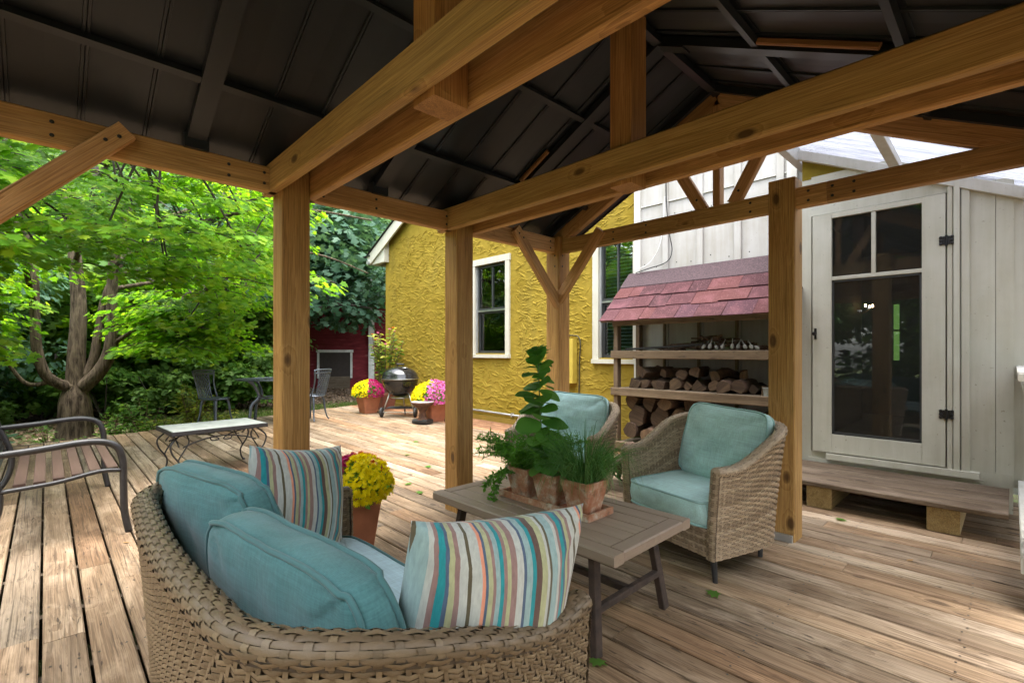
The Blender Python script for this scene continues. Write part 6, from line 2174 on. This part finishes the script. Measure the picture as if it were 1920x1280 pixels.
wood_tree(-16.5, 0.8, 3.2, 'mid', 'mid green bushy tree in the wood directly behind the maple fork', (0.95, 0.95, 0.95), 0.2, 0.16, None, 1.9)
wood_tree(-17.0, 3.2, 3.0, 'mid', 'mid green low tree in the wood behind the lattice chair', (0.95, 0.95, 0.9), -0.2, 0.15, None, 2.6)
wood_tree(-18.5, 4.0, 2.4, 'mid', 'mid green shrubby tree in the wood behind the bistro table', (0.85, 0.85, 0.75), 0.0, 0.12, None, 4.0)
wood_tree(-23.5, 0.5, 6.5, 'dark', 'tall dark tree deep in the wood behind the maple', (1.3, 1.3, 1.2), 0.3, 0.3, None, 3.3)
wood_tree(-24.5, 3.8, 7.0, 'mid', 'tall mid green tree deep in the wood left of the barn', (1.3, 1.3, 1.2), -0.3, 0.3, None, 0.9)
wood_tree(-22.5, 7.2, 6.5, 'dark', 'tall dark tree deep in the wood by the barn corner', (1.3, 1.3, 1.3), 0.2, 0.3, None, 5.0)
wood_tree(-19.0, -3.0, 5.0, 'dark', 'dark tree deep in the wood at the far left', (1.2, 1.2, 1.2), 0.2, 0.25, None, 5.6)
wood_tree(-16.0, -3.6, 2.8, 'mid', 'mid green tree in the wood left of the low blue green tree', (0.9, 0.9, 0.85), 0.2, 0.14, None, 2.2)
wood_tree(-24.0, 14.0, 6.5, 'blue', 'tall blue green tree far behind the barn roof', (1.5, 1.5, 1.4), 0.2, 0.3, None, 1.2)
wood_tree(-19.0, 9.0, 5.3, 'blue', 'blue green tree spreading over the barn roof', (1.1, 1.1, 0.8), 0.2, 0.22, None, 2.9)
# the wood that closes the view
r = np.random.default_rng(77)
N_ = 26000
az = r.uniform(R_(88), R_(205), N_)
rad = r.uniform(25, 33, N_)
P = np.stack([rad * np.cos(az), rad * np.sin(az) + 1.5, r.uniform(0.0, 1.0, N_) ** 0.8 * 13.0 + 0.1], 1)
Dv = r.normal(0, 1, (N_, 3)) + np.array([0, 0, -0.7])
Nv = np.stack([-np.cos(az), -np.sin(az), np.full(N_, 0.7)], 1) + r.normal(0, 0.5, (N_, 3))
fw_o = obj_of('far_wood', leaves('far_wood', M['darkleaf'], P, Dv, Nv, r.uniform(0.6, 1.2, N_), CLUMP, CLUMP_F))
tag(fw_o, 'dark mass of woodland foliage closing the view behind the yard', 'woodland'); stuff(fw_o)
tkf = MB()
rt2 = random.Random(31)
for k in range(60):
    a = rt2.uniform(R_(95), R_(200)); rr = rt2.uniform(19, 30)
    x_, y_ = rr * math.cos(a), rr * math.sin(a) + 1.5
    tkf.tube([(x_, y_, ground_z(x_, y_) - 0.2), (x_ + rt2.uniform(-.4, .4), y_ + rt2.uniform(-.4, .4), 5), (x_ + rt2.uniform(-.9, .9), y_, 10)], [0.16, 0.13, 0.09], 6)
o = tkf.build('far_trunks', M['darkbark']); tag(o, 'thin dark trunks standing deep in the shaded wood', 'tree trunks'); stuff(o)
# dark understorey shrubs
SH = {}
for nm, mat_, seed in (('dark', 'darkleaf', 5), ('mid', 'midleaf', 6)):
    P, D, Nn, S = crown_cloud(1500, 0.8, 0.8, 0.55, seed, 14, (0.08, 0.16))
    SH[nm] = leaves('shrub_' + nm, M[mat_], P, D, Nn, S, CLUMP, CLUMP_F)
rsb = random.Random(8)
for k in range(28):
    a = R_(154 + 36 * k / 28 + rsb.uniform(-2, 2)); rr = rsb.uniform(14.0, 18.5)
    x_, y_ = rr * math.cos(a), rr * math.sin(a) + 1.0
    if y_ > 7.0 and rr < 18.5:
        continue
    if y_ > 0.33 * -x_:
        continue
    dark_ = rsb.random() < 0.35
    t = thing('understorey_shrub', ('dark' if dark_ else 'mid green') + ' leafy shrub at the shaded edge of the wood', 'shrub', (x_, y_, ground_z(x_, y_)), 0, 'shrubs along the wood edge')
    mbk = MB()
    for q in range(5):
        aa = q * 1.3
        mbk.tube([(0, 0, -0.05), (0.25 * math.cos(aa), 0.25 * math.sin(aa), 0.55), (0.5 * math.cos(aa), 0.5 * math.sin(aa), 1.0)], [0.02, 0.015, 0.008], 5)
    mbk.build('stems', M['darkbark'], t)
    o = obj_of('foliage', SH['dark' if dark_ else 'mid'], t)
    s = rsb.uniform(0.8, 1.5)
    o.matrix_basis = Matrix.Translation((0, 0, 0.65 * s)) @ Matrix.Rotation(rsb.uniform(0, 6), 4, 'Z') @ Matrix.Scale(s, 4)

# garden bed along the deck edge
def bed_plant(x, y, h, w, mat_, n, label, size, cat='plant', group=None):
    t = thing('garden_plant', label, cat, (x, y, ground_z(x, y)), 0, group)
    P, D, Nn, S = [], [], [], []
    st_ = MB()
    ns_ = max(5, n // 18)
    for k in range(ns_):
        a = random.uniform(0, 6.28); rr = w * math.sqrt(random.random())
        top = Vector((rr * math.cos(a), rr * math.sin(a), h * random.uniform(0.55, 1.0)))
        st_.tube([(0.1 * top.x, 0.1 * top.y, -0.03), top * 0.55 + Vector((0, 0, 0.05)), top], [0.006, 0.005, 0.003], 4)
        for q in range(18):
            t_ = random.uniform(0.35, 1.0)
            p = top * t_ + Vector((random.gauss(0, 0.05), random.gauss(0, 0.05), random.gauss(0, 0.03)))
            aa = random.uniform(0, 6.28)
            P.append(tuple(p)); D.append((math.cos(aa), math.sin(aa), random.uniform(-0.5, 0.3))); Nn.append((random.gauss(0, .4), random.gauss(0, .4), 1)); S.append(size * random.uniform(0.7, 1.3))
    st_.build('stems', M['brownstem'], t)
    stuff(obj_of('foliage', leaves('bed', M[mat_], np.array(P), np.array(D), np.array(Nn), np.array(S), OVAL, OVAL_F), t))
bed_plant(-10.6, 1.95, 1.02, 0.42, 'yellowleaf', 420, 'pale yellow green variegated shrub behind the slate topped table', 0.10, 'shrub')
bed_plant(-10.9, 1.30, 0.75, 0.40, 'midleaf', 300, 'mid green leafy plant right of the maple trunk', 0.10)
bed_plant(-10.3, 1.55, 0.45, 0.38, 'yellowleaf', 260, 'low yellow variegated plant in the bed right of the maple trunk', 0.09)
bed_plant(-10.15, 1.15, 0.42, 0.40, 'midleaf', 260, 'low green ground cover plant at the foot of the maple', 0.08)
bed_plant(-10.35, 2.35, 0.50, 0.42, 'yellowleaf', 280, 'low golden plant at the deck edge behind the lattice chair', 0.08)
bed_plant(-9.95, -0.55, 0.50, 0.28, 'blueleaf', 160, 'small blue green plant behind the woven bench back', 0.11)
bed_plant(-10.25, 0.05, 0.45, 0.22, 'midleaf', 140, 'small ivy plant climbing the foot of the maple', 0.06)
bed_plant(-10.9, 0.85, 0.5, 0.3, 'midleaf', 200, 'leafy weed beside the maple trunk flare', 0.08)
bed_plant(-10.1, 0.75, 0.28, 0.40, 'midleaf', 240, 'flat green ground cover in front of the maple trunk', 0.06)
# grass and leaf litter
def blades(name, N, fx, fy, mat_, h, label, cat):
    xs = fx(N); ys = fy(N, xs)
    P = np.stack([xs, ys, np.array([ground_z(a, b) for a, b in zip(xs, ys)])], 1)
    D = np.stack([RNG.normal(0, .35, N), RNG.normal(0, .35, N), np.ones(N)], 1)
    Nn = RNG.normal(0, 1, (N, 3))
    o = obj_of(name, leaves(name, M[mat_], P, D, Nn, RNG.uniform(h * 0.5, h, N), [(-0.10, 0, 0), (0.10, 0, 0), (0.06, 0.6, 0.05), (0, 1, 0.15), (-0.06, 0.6, 0.05)], [(0, 1, 2, 3, 4)]))
    tag(o, label, cat); stuff(o)
blades('lawn_grass', 22000, lambda n: RNG.uniform(-13.8, -9.6, n), lambda n, xs: RNG.uniform(1.2, 7.5, n) - 0.0, 'grass', 0.10, 'short patchy lawn grass between the deck and the wood', 'grass')
N_ = 16000
xs = -9.8 - 9.0 * RNG.random(N_); ys = RNG.uniform(-4.5, 8.5, N_)
P = np.stack([xs, ys, np.array([ground_z(a, b) + 0.015 for a, b in zip(xs, ys)])], 1)
kk = (xs < -12.8) | (ys < 0.9)
P = P[kk]
o = obj_of('leaf_litter', leaves('leaf_litter', M['litter'], P, RNG.normal(0, 1, P.shape) * np.array([1, 1, 0.25]), RNG.normal(0, .35, P.shape) + np.array([0, 0, 1]), RNG.uniform(0.05, 0.11, len(P)), CLUMP, CLUMP_F))
tag(o, 'brown dead leaf litter on the bare ground under the trees', 'leaf litter'); stuff(o)
# trees behind the viewpoint, which the door glass mirrors
wood_tree(-9.0, -13.0, 4.0, 'mid', 'mid green tree across the back lawn, mirrored in the door glass', (1.4, 1.4, 1.2), 0.2, 0.25)
wood_tree(-3.0, -15.0, 4.0, 'dark', 'dark tree across the back lawn, mirrored in the door glass', (1.5, 1.5, 1.3), 0.2, 0.25)
wood_tree(-15.0, -13.0, 4.5, 'dark', 'dark tree across the back lawn near the bench side', (1.5, 1.5, 1.3), 0.2, 0.25)
wood_tree(-6.0, -9.5, 5.0, 'mid', 'mid green tree nearest to the gazebo on the back lawn', (1.3, 1.3, 1.3), 0.2, 0.25)
wood_tree(1.5, -10.0, 5.0, 'mid', 'mid green tree on the back lawn beyond the right gazebo posts', (1.3, 1.3, 1.3), 0.2, 0.25)

wood_tree(6.5, -3.5, 4.6, 'dark', 'dark unseen tree added beyond the right gazebo posts to shade the deck', (1.2, 1.2, 1.3), 0.2, 0.25)  # added out of view to cut skylight from the right on the deck
wood_tree(6.0, 2.5, 4.4, 'dark', 'dark unseen tree added right of the porch railing to shade the deck', (1.1, 1.1, 1.3), 0.2, 0.25)  # likewise added unseen, holds skylight off the deck by the railing

# fallen leaves on the deck
fm = leaves('fallen_leaf', M['midleaf'], np.array([[0, 0, 0.0]]), np.array([[0, 1, 0.0]]), np.array([[0, 0, 1.0]]), np.array([0.07]), MAPLE, MAPLE_F)
spots = [(-3.95, 0.63), (-1.02, 2.42), (-1.14, 1.58), (-3.9, 2.4), (-4.3, 2.9), (-3.55, 2.35), (-5.0, 3.1), (-4.5, 1.9), (-5.6, 3.6), (-0.86, 4.18), (-6.0, 2.6), (-4.7, 3.9), (-5.2, 4.4)]
for k, (x_, y_) in enumerate(spots):
    o = obj_of('fallen_leaf', fm, None, Matrix.Translation((x_, y_, 0.008)) @ Matrix.Rotation(k * 1.7, 4, 'Z') @ Matrix.Rotation(0.12, 4, 'X'))
    tag(o, 'small green maple leaf fallen on the deck boards', 'leaf', 'fallen leaves on the deck')

M['dryleaf'] = leafmat('dry_leaf', [(0.16, 0.09, 0.04), (0.30, 0.19, 0.09)], 0.2, 0.8)
dm = leaves('dry_leaf', M['dryleaf'], np.array([[0, 0, 0.0]]), np.array([[0, 1, 0.0]]), np.array([[0, 0, 1.0]]), np.array([0.045]), [(x, y, 0.25 * x * x + 0.1 * y * y) for x, y, z in OVAL], OVAL_F)
rd_ = random.Random(77)
for k in range(44):
    x_, y_ = rd_.uniform(-7.5, -0.3), rd_.uniform(0.2, 5.0)
    if -3.0 < x_ < -0.6 and 0.1 < y_ < 1.1 or -2.3 < x_ < -1.0 and 1.4 < y_ < 3.4 or -2.95 < x_ < -2.1 and 2.5 < y_ < 3.5 or y_ > 4.3 and x_ > -1.9:
        continue
    o = obj_of('fallen_leaf', dm, None, Matrix.Translation((x_, y_, 0.004)) @ Matrix.Rotation(k * 2.3, 4, 'Z'))
    s_ = rd_.uniform(0.6, 1.4)
    o.scale = (s_, s_, s_)
    tag(o, 'small dry brown leaf lying on the deck boards', 'leaf', 'dry leaves on the deck')
